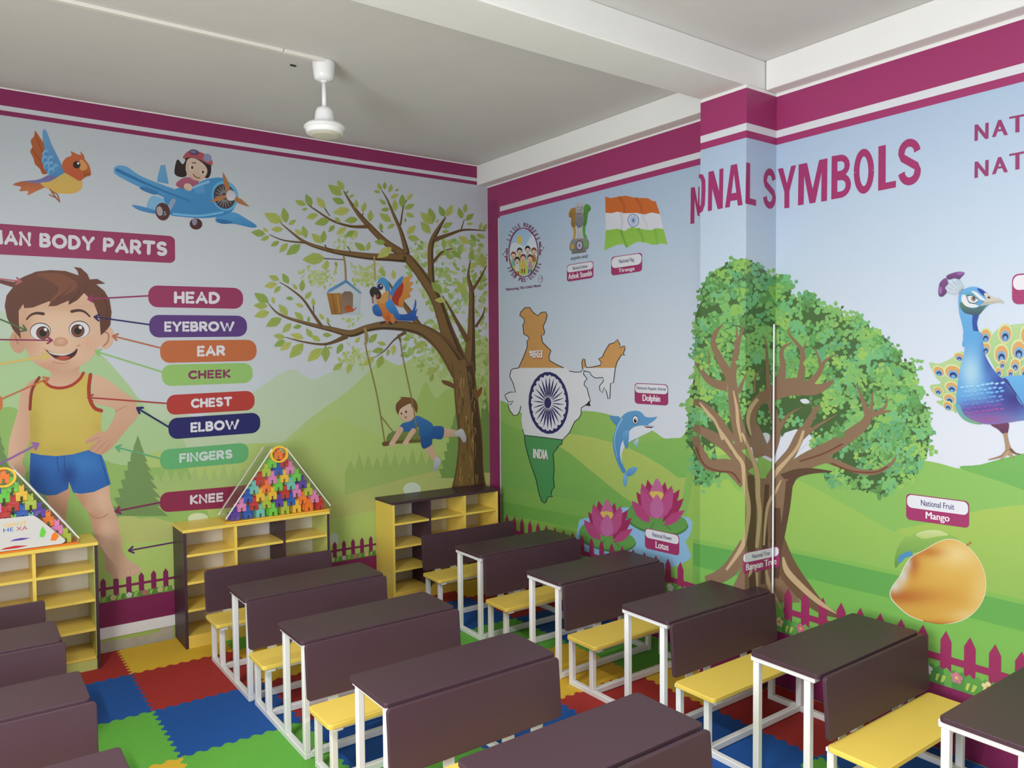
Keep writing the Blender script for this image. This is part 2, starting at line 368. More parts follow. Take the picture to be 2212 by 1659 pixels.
# single-line rounded capitals: x in letter widths, y up from 0 to 1
def arc(cx, cy, rx, ry, a0, a1, n=9): return [(cx+rx*math.cos(math.radians(a0+(a1-a0)*k/n)), cy+ry*math.sin(math.radians(a0+(a1-a0)*k/n))) for k in range(n+1)]
RL = {'A': (.8, [[(0, 0), (.4, 1), (.8, 0)], [(.17, .32), (.63, .32)]]), 'B': (.62, [[(0, 0), (0, 1), (.3, 1)]+arc(.32, .76, .24, .24, 90, -90)+[(.0, .52)], [(.3, .52)]+arc(.34, .26, .28, .26, 90, -90)+[(0, 0)]]),
      'C': (.74, [arc(.45, .5, .45, .5, 50, 310, 14)]), 'D': (.7, [[(0, 0), (0, 1), (.2, 1)]+arc(.22, .5, .48, .5, 90, -90, 12)+[(0, 0)]]), 'E': (.52, [[(.52, 1), (0, 1), (0, 0), (.52, 0)], [(0, .5), (.46, .5)]]),
      'F': (.52, [[(.52, 1), (0, 1), (0, 0)], [(0, .5), (.45, .5)]]), 'G': (.8, [arc(.45, .5, .45, .5, 50, 350, 16)+[(.5, .42)]]), 'H': (.66, [[(0, 0), (0, 1)], [(.66, 0), (.66, 1)], [(0, .5), (.66, .5)]]),
      'I': (.0, [[(0, 0), (0, 1)]]), 'K': (.6, [[(0, 0), (0, 1)], [(.58, 1), (.05, .48), (.6, 0)]]), 'L': (.5, [[(0, 1), (0, 0), (.5, 0)]]), 'M': (.85, [[(0, 0), (.05, 1), (.425, .35), (.8, 1), (.85, 0)]]),
      'N': (.68, [[(0, 0), (0, 1), (.68, 0), (.68, 1)]]), 'O': (.92, [arc(.46, .5, .46, .5, 0, 360, 20)]), 'P': (.6, [[(0, 0), (0, 1), (.3, 1)]+arc(.32, .72, .28, .28, 90, -90)+[(0, .44)]]),
      'R': (.62, [[(0, 0), (0, 1), (.3, 1)]+arc(.32, .72, .28, .28, 90, -90)+[(0, .44)], [(.3, .44), (.62, 0)]]), 'S': (.6, [arc(.3, .75, .28, .25, 40, 270, 10)+arc(.3, .25, .29, .25, 90, -140, 10)]),
      'T': (.72, [[(0, 1), (.72, 1)], [(.36, 1), (.36, 0)]]), 'W': (1.3, [[(0, 1), (.34, 0), (.65, .8), (.96, 0), (1.3, 1)]]), 'Y': (.74, [[(0, 1), (.37, .45), (.74, 1)], [(.37, .45), (.37, 0)]]), ' ': (.2, [])}
def inside(pt, P):
    x, y = pt; c = False
    for i in range(len(P)):
        (x0, y0), (x1, y1) = P[i], P[i-1]
        if (y0 > y) != (y1 > y) and x < (x1-x0)*(y-y0)/(y1-y0)+x0: c = not c
    return c
def blend(base, *spots):
    """hex base colour plus soft spots (hex, x, y, rx, ry, strength) -> colour function"""
    B = np.array([int(base[i:i+2], 16) for i in (0, 2, 4)], float); S = [(np.array([int(h_[i:i+2], 16) for i in (0, 2, 4)], float), *r) for h_, *r in spots]
    def fn(x, y):
        c = B.copy()
        for h_, sx, sy, rx, ry, k in S:
            w_ = k*math.exp(-((x-sx)/rx)**2-((y-sy)/ry)**2); c += (h_-c)*w_
        return '%02x%02x%02x' % tuple(int(max(0, min(255, v))) for v in c)
    return fn
# heavy condensed capitals in a unit box
def strip(cl, wx, wy):
    L, R_ = [], []
    for i in range(len(cl)):
        a, b = cl[max(0, i-1)], cl[min(len(cl)-1, i+1)]; dx, dy = b[0]-a[0], b[1]-a[1]; l = math.hypot(dx, dy) or 1; nx, ny = -dy/l*wx, dx/l*wy
        L.append((cl[i][0]+nx, cl[i][1]+ny)); R_.append((cl[i][0]-nx, cl[i][1]-ny))
    return L+R_[::-1]
HL = {'N': [[(0, 0), (.27, 0), (.27, .55), (.66, 0), (1, 0), (1, 1), (.73, 1), (.73, .45), (.34, 1), (0, 1)]], 'A': [[(0, 0), (.27, 0), (.5, .78), (.73, 0), (1, 0), (.69, 1), (.31, 1)], [(.28, .14), (.72, .14), (.67, .32), (.33, .32)]], 'L': [[(0, 0), (1, 0), (1, .15), (.42, .15), (.42, 1), (0, 1)]],
      'Y': [[(.36, 0), (.64, 0), (.64, .40), (1, 1), (.72, 1), (.5, .60), (.28, 1), (0, 1), (.36, .40)]], 'M': [[(0, 0), (.20, 0), (.20, .70), (.40, 0), (.60, 0), (.80, .70), (.80, 0), (1, 0), (1, 1), (.71, 1), (.5, .34), (.29, 1), (0, 1)]],
      'O': [strip(arc(.5, .5, .36, .42, 0, 180, 16), .14, .085), strip(arc(.5, .5, .36, .42, 180, 360, 16), .14, .085)], 'B': [[(0, 0), (.3, 0), (.3, 1), (0, 1)], strip([(.25, .925)]+arc(.46, .74, .34, .185, 90, -90, 10)+[(.25, .555)], .14, .075), strip([(.25, .49)]+arc(.48, .28, .37, .205, 90, -90, 10)+[(.25, .075)], .14, .075)],
      'S': [strip(arc(.5, .70, .35, .215, 5, 180, 12)+[(.2, .60), (.5, .50), (.8, .40)]+arc(.5, .30, .35, .215, 0, -175, 12), .15, .085)]}
class Fig:
    """one printed picture: triangles collected in photo pixels, then laid onto the wall they are printed on"""
    def __init__(s, name, label, wall, base=1.0):
        s.name, s.label, s.wall, s.T, s.lv, s.base = name, label, wall, [], 0, base; s.cs(0, 0, 1)
    def cs(s, x, y, k): s.o = (x, y, k); return s
    def p(s, pt): return (s.o[0]+pt[0]*s.o[2], s.o[1]+pt[1]*s.o[2])
    def c(s, c): return hx(c, GAIN[s.wall]) if isinstance(c, str) else c
    def up(s): s.lv += 1
    def tri(s, a, b, c, ca, cb=None, cc=None, sf=None):
        s.T.append(((*a, *ca), (*b, *(cb or ca)), (*c, *(cc or ca)), s.lv, sf))
    def poly(s, pts, col, col2=None, gv=None, sm=True, same=False, n=5, raw=False):
        if not same: s.up()
        q = [tuple(t) for t in pts] if raw else [s.p(t) for t in pts]
        if sm: q = cr(q, True, n)
        c1 = s.c(col); c2 = s.c(col2) if col2 else c1
        if gv is None: gv = (0, 1)
        pr = [a*gv[0]+b*gv[1] for a, b in q]; lo, hi = min(pr), max(pr)
        cols = [tuple(u+(v-u)*(t-lo)/((hi-lo) or 1) for u, v in zip(c1, c2)) for t in pr]
        for a, b, c in tessellate_polygon([[Vector((x, y, 0)) for x, y in q]]): s.tri(q[a], q[b], q[c], cols[a], cols[b], cols[c])
        return s
    def rad(s, pts, center, cc, ce, cm=None, sm=True, n=5):
        """shaded blob: colour cc at the centre, cm half way, ce at the rim"""
        s.up(); q = [s.p(t) for t in pts]
        if sm: q = cr(q, True, n)
        o = s.p(center); cc, ce = s.c(cc), s.c(ce); cm = s.c(cm) if cm else tuple((a+b)/2 for a, b in zip(cc, ce))
        N = len(q); mid = [((o[0]+a)/2, (o[1]+b)/2) for a, b in q]
        for i in range(N):
            j = (i+1) % N
            s.tri(o, mid[i], mid[j], cc, cm, cm); s.tri(mid[i], q[i], q[j], cm, ce, ce); s.tri(mid[i], q[j], mid[j], cm, ce, cm)
        return s
    def shade(s, pts, fn, step, sm=True):
        """painted area: colour fn(x, y) in the current crop units, sampled on an inner grid"""
        s.up(); q = cr(list(pts), True, 5) if sm else list(pts); N = len(q)
        x0, x1, y0, y1 = min(a for a, b in q), max(a for a, b in q), min(b for a, b in q), max(b for a, b in q)
        g = [(x0+i*step+(step/2 if j % 2 else 0), y0+j*step) for j in range(1, int((y1-y0)/step)+1) for i in range(1, int((x1-x0)/step)+1)]
        g = [t for t in g if inside(t, q) and min((t[0]-a)**2+(t[1]-b)**2 for a, b in q) > (step*.35)**2]
        vs, _, fs, *_r = delaunay_2d_cdt([Vector(t) for t in q+g], [], [list(range(N))], 1, 1e-4)
        C = [s.c(fn(v.x, v.y)) for v in vs]; P = [s.p((v.x, v.y)) for v in vs]
        for t in fs: s.tri(P[t[0]], P[t[1]], P[t[2]], C[t[0]], C[t[1]], C[t[2]])
        return s
    def ell(s, x, y, rx, ry, col, rot=0, col2=None, same=False, n=22):
        a = math.radians(rot); P = []
        for k in range(n):
            t = 2*math.pi*k/n; u, v = rx*math.cos(t), ry*math.sin(t); P.append((x+u*math.cos(a)-v*math.sin(a), y+u*math.sin(a)+v*math.cos(a)))
        return s.poly(P, col, col2, sm=False, same=same)
    def st(s, pts, col, w0, w1=None, sm=True, same=False, cap=True, col2=None):
        """brush stroke; pts may carry a width as third value"""
        if not same: s.up()
        if len(pts[0]) == 2:
            w1 = w0 if w1 is None else w1; pts = [(*p, w0+(w1-w0)*i/(len(pts)-1)) for i, p in enumerate(pts)]
        if sm and len(pts) > 2: pts = cr(pts, False, 5)
        c = s.c(col); c2 = s.c(col2) if col2 else c; k = s.o[2]; P = [s.p(t) for t in pts]; Wd = [t[2]*k/2 for t in pts]; L = []; R = []
        for i in range(len(P)):
            a, b = P[max(0, i-1)], P[min(len(P)-1, i+1)]; dx, dy = b[0]-a[0], b[1]-a[1]; l = math.hypot(dx, dy) or 1
            nx, ny = -dy/l*Wd[i], dx/l*Wd[i]; L.append((P[i][0]+nx, P[i][1]+ny)); R.append((P[i][0]-nx, P[i][1]-ny))
        for i in range(len(P)-1):
            s.tri(L[i], R[i], R[i+1], c, c2, c2); s.tri(L[i], R[i+1], L[i+1], c, c2, c)
        if cap:
            s.lv += 1
            for e in (0, -1):
                for j in range(8):
                    t0, t1 = math.pi*2*j/8, math.pi*2*(j+1)/8; o = P[e]; r = Wd[e]
                    s.tri(o, (o[0]+r*math.cos(t0), o[1]+r*math.sin(t0)), (o[0]+r*math.cos(t1), o[1]+r*math.sin(t1)), c if not col2 else tuple((a+b)/2 for a, b in zip(c, c2)))
            s.lv -= 1
        return s
    def leaf(s, x0, y0, x1, y1, col, wd=.42, same=True, vein=None):
        dx, dy = x1-x0, y1-y0; nx, ny = -dy*wd, dx*wd
        f = lambda t, k: (x0+dx*t+nx*k, y0+dy*t+ny*k)
        s.poly([f(0, 0), f(.22, .38), f(.5, .5), f(.8, .25), f(1, 0), f(.8, -.25), f(.5, -.5), f(.22, -.38)], col, sm=False, same=same)
        if vein:
            s.lv += 1; s.st([f(0, 0), f(.85, 0)], vein, 3, 1, sm=False, same=True, cap=False); s.lv -= 1
    def text(s, t, quad, col, bold=.0, same=False):
        if not same: s.up()
        v, tr = text_tris(t, 0.); q = [s.p(a) for a in quad]; c = s.c(col)
        wd = math.hypot(q[1][0]-q[0][0], q[1][1]-q[0][1]); hg = math.hypot(q[3][0]-q[0][0], q[3][1]-q[0][1]); e = bold*hg/wd      # heavier face: the outline repeated sideways
        for d in ((-1, -.5, 0, .5, 1) if bold > .06 else (-1, 0, 1) if bold else (0,)):
            m = [tuple(q[3][i]*(1-a)*(1-b)+q[2][i]*a*(1-b)+q[1][i]*a*b+q[0][i]*(1-a)*b for i in (0, 1)) for a, b in [(e+a0*(1-2*e)+d*e, b0) for a0, b0 in v]]
            s.lv += 1
            for i, j, k in tr: s.tri(m[i], m[j], m[k], c)
        return s
    def heavy(s, ch, quad, col):
        q = quad
        for P in HL[ch]:
            s.poly([tuple(q[3][i]*(1-a)*(1-b)+q[2][i]*a*(1-b)+q[1][i]*a*b+q[0][i]*(1-a)*b for i in (0, 1)) for a, b in P], col, sm=False)
    def rtext(s, t, quad, col, wt=.2, gap=.3):
        """rounded stroke lettering filling the quad TL, TR, BR, BL"""
        s.up(); tot = sum(RL[c][0] for c in t)+gap*(len(t)-1); x = 0; q = quad
        hgt = math.hypot(q[0][0]-q[3][0], q[0][1]-q[3][1]); m = wt/2
        mp = lambda a, b: tuple(q[3][i]*(1-a)*(1-b)+q[2][i]*a*(1-b)+q[1][i]*a*b+q[0][i]*(1-a)*b for i in (0, 1))
        for ch in t:
            for kk, line in enumerate(RL[ch][1]):
                s.lv += 3*kk
                s.st([mp((x+a+m)/(tot+wt), m+b*(1-wt)) for a, b in line], col, hgt*wt, sm=False, same=True)
                s.lv += 2
                for a, b in line[1:-1]:
                    pt = mp((x+a+m)/(tot+wt), m+b*(1-wt)); s.ell(pt[0], pt[1], hgt*wt/2, hgt*wt/2, col, same=True, n=8)
                s.lv -= 3*kk+2
            x += RL[ch][0]+gap
        return s
    def rr(s, quad, col, r=.3, n=5, col2=None, same=False):
        """rounded board on a quad TL TR BR BL, r in board heights"""
        q = quad; wd = math.hypot(q[1][0]-q[0][0], q[1][1]-q[0][1]); hg = math.hypot(q[3][0]-q[0][0], q[3][1]-q[0][1]); P = []
        for u, v, du, dv, a0 in ((1, 1, -1, -1, 0), (0, 1, 1, -1, 90), (0, 0, 1, 1, 180), (1, 0, -1, 1, 270)):
            ru, rv = r*hg/wd, r
            for k in range(n+1):
                t = math.radians(a0+90*k/n); P.append((u+du*ru+ru*math.cos(t), v+dv*rv+rv*math.sin(t)))
        P = [tuple(q[3][i]*(1-a)*(1-b)+q[2][i]*a*(1-b)+q[1][i]*a*b+q[0][i]*(1-a)*b for i in (0, 1)) for a, b in P]
        return s.poly(P, col, col2, sm=False, same=same)
    # ---- direct wall coordinates (u along the wall, z up): converted to pixels so that the clipping handles the column
    def wl(s, pts, col, col2=None, same=False, sm=False):
        q = []
        for u, z in pts:
            P = (u, 0, z) if s.wall == 'L' else (0, u, z); q.append(to_pix(P))
        return s.poly([(float(a), float(b)) for a, b in q], col, col2, sm=sm, same=same, raw=True)
    def build(s, parent=None):
        V, F, C = [], [], []; cnt = 0
        def emit(poly, ax, val, sgn, off):
            a = np.array(poly); P = on_plane(a[:, 0], a[:, 1], ax, val+sgn*off); i0 = len(V)
            V.extend(map(tuple, P)); C.extend((*p[2:5], 1.0) for p in poly)
            for k in range(1, len(poly)-1): F.append((i0, i0+k, i0+k+1))
        for a, b, c, lv, sf in s.T:
            cnt += 1; off = .0005*s.base+EPS*(lv+.9*((cnt*.6180339887) % 1)); tr = [a, b, c]      # golden-ratio stagger keeps overlapping ink from lying in one plane
            if sf: emit(tr, SURF[sf][0], SURF[sf][1], -1, off); continue
            if s.wall == 'L': emit(tr, 1, 0., -1, off); continue
            xs = (a[0], b[0], c[0]); ys = (a[1], b[1], c[1])
            if max(xs) < 1485: emit(tr, 0, 0., -1, off); continue
            if min(xs) > 1690: emit(tr, 0, 0., -1, off); continue
            for nm, l, r in (('far', None, E1), ('front', E1, E2), ('side', E2, E3), ('near', E3, None)):
                q = tr
                if l: q = clip(q, lambda t: t[0]-l(t[1]))
                if r and len(q) > 2: q = clip(q, lambda t: r(t[1])-t[0])
                if len(q) > 2: emit(q, SURF[nm][0], SURF[nm][1], -1, off)
        me = bpy.data.meshes.new(s.name); me.from_pydata(V, [], F)
        ca = me.color_attributes.new('Col', 'FLOAT_COLOR', 'POINT'); ca.data.foreach_set('color', np.array(C, np.float32).ravel())
        me.materials.append(M['print'])
        o = link(bpy.data.objects.new(s.name, me), parent if parent is not None else (wall_left if s.wall == 'L' else wall_right)); o['label'] = s.label
        return o
random.seed(7)
PUR = '8f2f60'
K = .25316

# ================================================================== left wall
WHT = 'd2d5dc'
f = Fig('mural_backdrop', 'pale sky and green hills backdrop of the body parts mural', 'L', 0.3)
f.wl([(XW, .153), (0, .153), (0, 3.332), (XW, 3.332)], 'c3cad2', 'ced3dc')
def hill(pts, c1, c2, sm=True): f.poly(pts, c1, c2, sm=sm, n=4)
hill([(-700, 690), (-300, 640), (-60, 655), (20, 676), (110, 690), (170, 720), (223, 770), (299, 859), (349, 872), (420, 900), (480, 882), (540, 851), (626, 798), (672, 819), (717, 803), (790, 775), (860, 790), (960, 760), (1070, 790), (1070, 1400), (-700, 1400)], 'bccdbb', 'b9c98c')
hill([(-700, 760), (-200, 800), (0, 740), (80, 700), (190, 745), (262, 812), (330, 900), (400, 960), (400, 1400), (-700, 1400)], 'abc99a', 'a5c07a')
hill([(540, 1060), (640, 930), (752, 844), (808, 791), (826, 774), (862, 789), (905, 770), (960, 800), (1070, 760), (1070, 1400), (540, 1400)], 'b2c884', 'abc275')
hill([(850, 1010), (900, 870), (920, 825), (942, 861), (972, 841), (1070, 860), (1070, 1400), (850, 1400)], 'a3bd68', 'a8c070')
hill([(300, 1010), (420, 985), (520, 960), (616, 955), (662, 935), (720, 905), (790, 930), (900, 960), (1070, 960), (1070, 1400), (300, 1400)], 'b0c675', 'abc06c')
hill([(-700, 960), (-200, 930), (0, 880), (60, 900), (180, 960), (240, 1000), (330, 1010), (420, 1040), (420, 1400), (-700, 1400)], '8fb565', '9cbb66')
# rows of distant pines
def zig(x0, x1, yb, hgt, step, col, sl=0):
    x = x0; k = 0
    while x < x1:
        hh = hgt*(.75+.5*((k*37 % 10)/10)); yy = yb+sl*(x-x0); f.poly([(x, yy), (x+step*.5, yy-hh), (x+step, yy), (x+step*.5, yy+hh*.25)], col, sm=False, same=True); x += step*.8; k += 1
f.up(); zig(325, 520, 1050, 38, 26, 'a3bc75', -.03); f.up(); zig(745, 970, 1022, 38, 24, '9db668', -.06)
hill([(320, 1052), (420, 1047), (520, 1042), (520, 1100), (320, 1105)], 'a3bc75', 'a8c070', False)
hill([(745, 1020), (860, 1012), (985, 1000), (985, 1060), (745, 1075)], '9db668', 'a4bb6a', False)
hill([(-700, 1215), (0, 1180), (180, 1170), (240, 1135), (270, 1105), (300, 1120), (330, 1118), (372, 1128), (440, 1140), (560, 1110), (705, 1080), (780, 1060), (850, 1040), (930, 1020), (1000, 1010), (1070, 1030), (1070, 1400), (-700, 1400)], 'b5bd72', 'c0c876')
hill([(-700, 1300), (0, 1220), (215, 1182), (376, 1165), (520, 1150), (700, 1125), (830, 1100), (1000, 1095), (1070, 1090), (1070, 1400), (-700, 1400)], 'b4cc74', 'b0cb68')
f.ell(890, 1057, 19, 15, 'd0dcc8'); f.ell(722, 1165, 10, 14, 'c8d2c0'); f.ell(428, 1120, 22, 12, 'cfdcb4')
f.build()

f = Fig('header_band', 'plum and white stripes along the top of the body parts mural', 'L', 1.4)
f.wl([(XW, 3.39), (0, 3.39), (0, 3.488), (XW, 3.488)], PUR)
f.wl([(XW, 3.361), (0, 3.361), (0, 3.39), (XW, 3.39)], WHT, same=True)
f.wl([(XW, 3.332), (0, 3.332), (0, 3.361), (XW, 3.361)], PUR, same=True); f.build()

f = Fig('fence_border', 'plum picket fence with flowers along the bottom of the body parts mural', 'L', 1.4)
f.wl([(XW, .153), (0, .153), (0, .318), (XW, .318)], '862c5a')
f.wl([(XW, .395), (0, .395), (0, .412), (XW, .412)], '862c5a')
x = -5.5
while x < -.05:
    f.wl([(x-.016, .32), (x+.016, .32), (x+.016, .452), (x, .476), (x-.016, .452)], '862c5a', same=True); x += .0752
f.up()
x = XW
while x < 0:
    f.wl([(x, .316), (x+.04, .316), (x+.037, .346), (x+.02, .358), (x+.004, .346)], random.choice(['6b9c48', '5c9040', '79a94e']), same=True); x += .026
def flower(f, u, z, r, col, mid):
    f.up()
    for k in range(5):
        a = math.radians(90+72*k); cu, cz = u+r*.62*math.cos(a), z+r*.62*math.sin(a)
        f.wl([(cu+r*.42*math.cos(t*math.pi/4), cz+r*.42*math.sin(t*math.pi/4)) for t in range(8)], col, same=True)
    f.up(); f.wl([(u+r*.3*math.cos(t*math.pi/4), z+r*.3*math.sin(t*math.pi/4)) for t in range(8)], mid, same=True)
x = -5.5; k = 0
while x < -.05:
    flower(f, x, .338, .018, ['d8d4d6', 'c07080', 'dccb98', 'dfc8a0'][k % 4], ['c8a83c', 'd8c080', 'c8803c'][k % 3]); 
    f.wl([(x+.03, .325), (x+.04, .322), (x+.052, .350), (x+.036, .345)], 'b8c860', same=True); x += .094; k += 1
f.build()

# bird
f = Fig('printed_bird', 'flying orange and yellow bird with blue raised wing, printed on the wall', 'L', 1.4).cs(0, 180, K)
f.poly([(350, 850), (280, 845), (190, 835), (110, 865), (180, 885), (165, 920), (240, 920), (235, 955), (310, 920), (390, 880)], 'b0603c', 'c8764c')
f.poly([(200, 835), (330, 820), (420, 780), (560, 740), (600, 800), (420, 850), (300, 850)], '6a649c', '7d77ac')
f.poly([(300, 405), (290, 450), (262, 490), (275, 545), (258, 580), (285, 640), (300, 690), (340, 730), (365, 775), (420, 760), (440, 700), (400, 560), (340, 460)], 'b8683c', 'a8542e')
f.st([(305, 440), (350, 560), (390, 640)], '8a4426', 6); f.st([(275, 560), (330, 640), (380, 700)], '8a4426', 6)
f.poly([(365, 400), (395, 405), (440, 520), (490, 620), (545, 745), (520, 790), (440, 790), (385, 740), (360, 650), (380, 570), (365, 480)], '6ea5d2', '4f86bb')
for a, b in ((385, 600), (380, 650), (395, 700), (430, 650), (430, 700), (430, 750), (475, 720)): f.ell(a, b, 24, 36, '77b0dc', 15); f.ell(a+6, b+12, 18, 26, '5590c6', 15)
f.poly([(345, 850), (430, 835), (540, 770), (600, 760), (690, 820), (700, 890), (640, 935), (560, 942), (470, 930), (390, 890)], 'cfb264', 'd9ae55')
f.poly([(530, 690), (560, 640), (610, 615), (605, 580), (650, 600), (690, 610), (685, 580), (715, 615), (725, 650), (760, 700), (775, 780), (730, 800), (680, 832), (620, 800), (545, 750)], 'c66a3e', 'bf5836')
f.poly([(690, 650), (730, 680), (745, 725), (700, 745), (670, 700)], 'd89a5c')
f.poly([(706, 752), (728, 736), (748, 748), (780, 779), (745, 782), (718, 800)], 'b8662c', '8c4a20', sm=False)
f.ell(655, 695, 32, 32, '2e241f'); f.ell(667, 683, 10, 10, 'e8e8ea')
f.st([(430, 905), (465, 960), (510, 1010)], '9c5a34', 12); f.st([(450, 925), (490, 950), (505, 1000)], '9c5a34', 10); f.st([(420, 950), (470, 975)], '9c5a34', 9); f.build()

# aeroplane
f = Fig('printed_aeroplane', 'girl with red goggles flying a blue propeller plane, printed on the wall', 'L', 1.4).cs(0, 180, K)
f.poly([(1345, 800), (1370, 700), (1410, 695), (1440, 860), (1340, 840)], '6aa6d0', '5e9ccb', sm=False)
f.poly([(1300, 960), (1420, 1010), (1330, 1080), (1250, 1060)], '7fb5da')
f.poly([(1125, 1040), (1190, 1045), (1330, 1085), (1380, 1110), (1300, 1110), (1180, 1080)], '4f94c8', '3f82b8')
f.poly([(1900, 1110), (2000, 1100), (2110, 1160), (2190, 1215), (2150, 1232), (2000, 1200), (1860, 1190), (1840, 1150)], '58a0d4', '3f86be')
f.poly([(1400, 960), (1500, 900), (1640, 870), (1760, 820), (1880, 805), (1940, 850), (2000, 1000), (1990, 1080), (1900, 1130), (1740, 1150), (1560, 1140), (1450, 1120), (1420, 1040)], '4a93ca', '4187bf')
f.st([(1480, 1115), (1700, 1130), (1900, 1100)], '74b6e2', 18)
f.poly([(975, 720), (1020, 700), (1090, 715), (1200, 790), (1400, 870), (1560, 930), (1660, 980), (1650, 1020), (1590, 1030), (1440, 990), (1300, 930), (1180, 880), (1060, 820), (980, 770)], '66a9d8', '4088c2')
f.st([(1000, 740), (1200, 835), (1400, 920), (1620, 1005)], '3478b2', 30, 10)
f.poly([(1190, 890), (1250, 885), (1350, 930), (1320, 950), (1230, 920)], '3a7cb4')
f.poly([(1850, 1160), (1920, 1165), (1990, 1190), (1920, 1200), (1870, 1190)], '2f70a8')
# girl
f.poly([(1500, 860), (1540, 820), (1600, 800), (1690, 820), (1680, 870), (1600, 900), (1530, 890)], 'b0627c', 'a05870')
f.poly([(1500, 680), (1520, 650), (1560, 690), (1600, 640), (1700, 620), (1790, 680), (1800, 760), (1770, 810), (1700, 780), (1600, 740), (1590, 790), (1540, 800), (1490, 770)], '3a2c2c', '2e2426')
f.poly([(1600, 650), (1660, 640), (1740, 690), (1770, 750), (1740, 810), (1680, 832), (1620, 800), (1585, 740)], 'd9c0ae', 'cfaF9c'.lower())
f.poly([(1590, 660), (1640, 625), (1720, 660), (1790, 720), (1800, 690), (1740, 640), (1650, 600), (1580, 630)], '3c2e2d')
f.poly([(1560, 640), (1590, 590), (1650, 570), (1740, 600), (1800, 640), (1815, 690), (1780, 690), (1700, 650), (1620, 630)], 'b0505c', 'b86068')
f.ell(1655, 588, 42, 24, '5a4a6c', 10); f.ell(1770, 635, 36, 34, '8f96b4', 35); f.ell(1650, 584, 24, 12, '7c78a0', 10)
f.ell(1638, 718, 20, 24, 'e6e2e0', 10); f.ell(1732, 757, 20, 20, 'e6e2e0', 10); f.ell(1640, 718, 12, 16, '57402f'); f.ell(1732, 757, 12, 14, '57402f')
f.st([(1650, 775), (1670, 800), (1705, 808)], '7c4238', 8); f.st([(1640, 678), (1670, 680)], '4a3226', 8)
f.ell(1605, 885, 38, 30, 'd8bca8', 30); f.st([(1590, 890), (1610, 910)], 'b08c78', 5)
f.st([(1650, 890), (1720, 860), (1780, 840)], '86bce4', 22); f.poly([(1660, 900), (1740, 870), (1750, 940), (1670, 940)], '5c9bd2', sm=False)
# cowl, propeller, wheels
f.ell(1920, 960, 112, 130, '66b0dc', -18); f.ell(1915, 965, 92, 108, '463f44', -18)
for k in range(18):
    a = k*20; f.st([(1915+30*math.cos(math.radians(a)), 965+35*math.sin(math.radians(a))), (1915+80*math.cos(math.radians(a)), 965+95*math.sin(math.radians(a)))], '9a9598', 9, 4, sm=False, same=k > 0)
for tx, ty in ((1900, 755), (1785, 1010), (2130, 1055)): f.leaf(1960, 955, tx, ty, 'b07850', .22, same=False)
f.ell(1970, 957, 40, 46, 'c4c0cc', -15, 'd6d4dc')
f.st([(1480, 1000), (1440, 1070), (1400, 1110)], '8fa4c0', 40); f.ell(1388, 1095, 62, 76, '56332f', -10); f.ell(1362, 1090, 26, 42, 'aaa2a6', -10)
f.ell(1672, 1200, 54, 48, '4e2f2e', 10); f.ell(1660, 1180, 22, 32, '8f88a0'); f.build()

f = Fig('title_board', 'plum board reading MAN BODY PARTS in white rounded letters', 'L', 1.4).cs(0, 180, K)
f.rr([(-1500, 1090), (1492, 1305), (1495, 1535), (-1500, 1385)], '96355f', .18)
f.rtext('MAN BODY PARTS', [(-95, 1243), (1430, 1352), (1425, 1477), (-95, 1368)], 'd8d6de', .25, .36)
f.build()

# label boards
def board(word, quad, col, tq, tcol='dcdae2', z=(0, 560), r=.42):
    f = Fig('word_board', 'rounded board with the word '+word+' on the body parts mural', 'L', 1.8).cs(*z, K)
    f.rr(quad, col, r); f.rtext(word, tq, tcol, .25, .34); f.build()
board('HEAD', [(1265, 222), (2072, 246), (2076, 424), (1265, 408)], '96355f', [(1485, 273), (1876, 278), (1876, 382), (1485, 378)])
board('EYEBROW', [(1272, 474), (2105, 482), (2110, 660), (1274, 668)], '5a3a7e', [(1402, 530), (2000, 530), (2000, 615), (1402, 620)])
board('EAR', [(1365, 694), (2186, 686), (2192, 866), (1368, 886)], 'bf6a3e', [(1682, 738), (1920, 734), (1920, 822), (1682, 832)])
board('CHEEK', [(1380, 900), (2154, 884), (2158, 1054), (1384, 1084)], '94bf6c', [(1606, 950), (1968, 938), (1968, 1012), (1606, 1026)], '83345a')
board('CHEST', [(1420, 1160), (2170, 1120), (2174, 1286), (1424, 1330)], 'b23a34', [(1630, 1190), (1980, 1172), (1980, 1252), (1630, 1272)])
board('ELBOW', [(1434, 1358), (2220, 1306), (2222, 1480), (1440, 1538)], '232264', [(1626, 1392), (2040, 1364), (2040, 1448), (1626, 1480)])
board('FINGERS', [(1365, 126), (2120, 62), (2122, 232), (1368, 300)], '64ad72', [(1530, 156), (1984, 120), (1984, 198), (1530, 238)], 'c8d4d0', (0, 940))
board('KNEE', [(1363, 492), (2240, 415), (2245, 600), (1366, 660)], '8a2c4c', [(1622, 512), (1906, 488), (1906, 566), (1622, 594)], 'd4d0d6', (0, 940))
f = Fig('word_board', 'orange end of a word board cut by the left photo edge', 'L', 1.8).cs(0, 560, K); f.rr([(-900, 1160), (22, 1145), (26, 1305), (-900, 1330)], 'c8713f', .4); f.build()

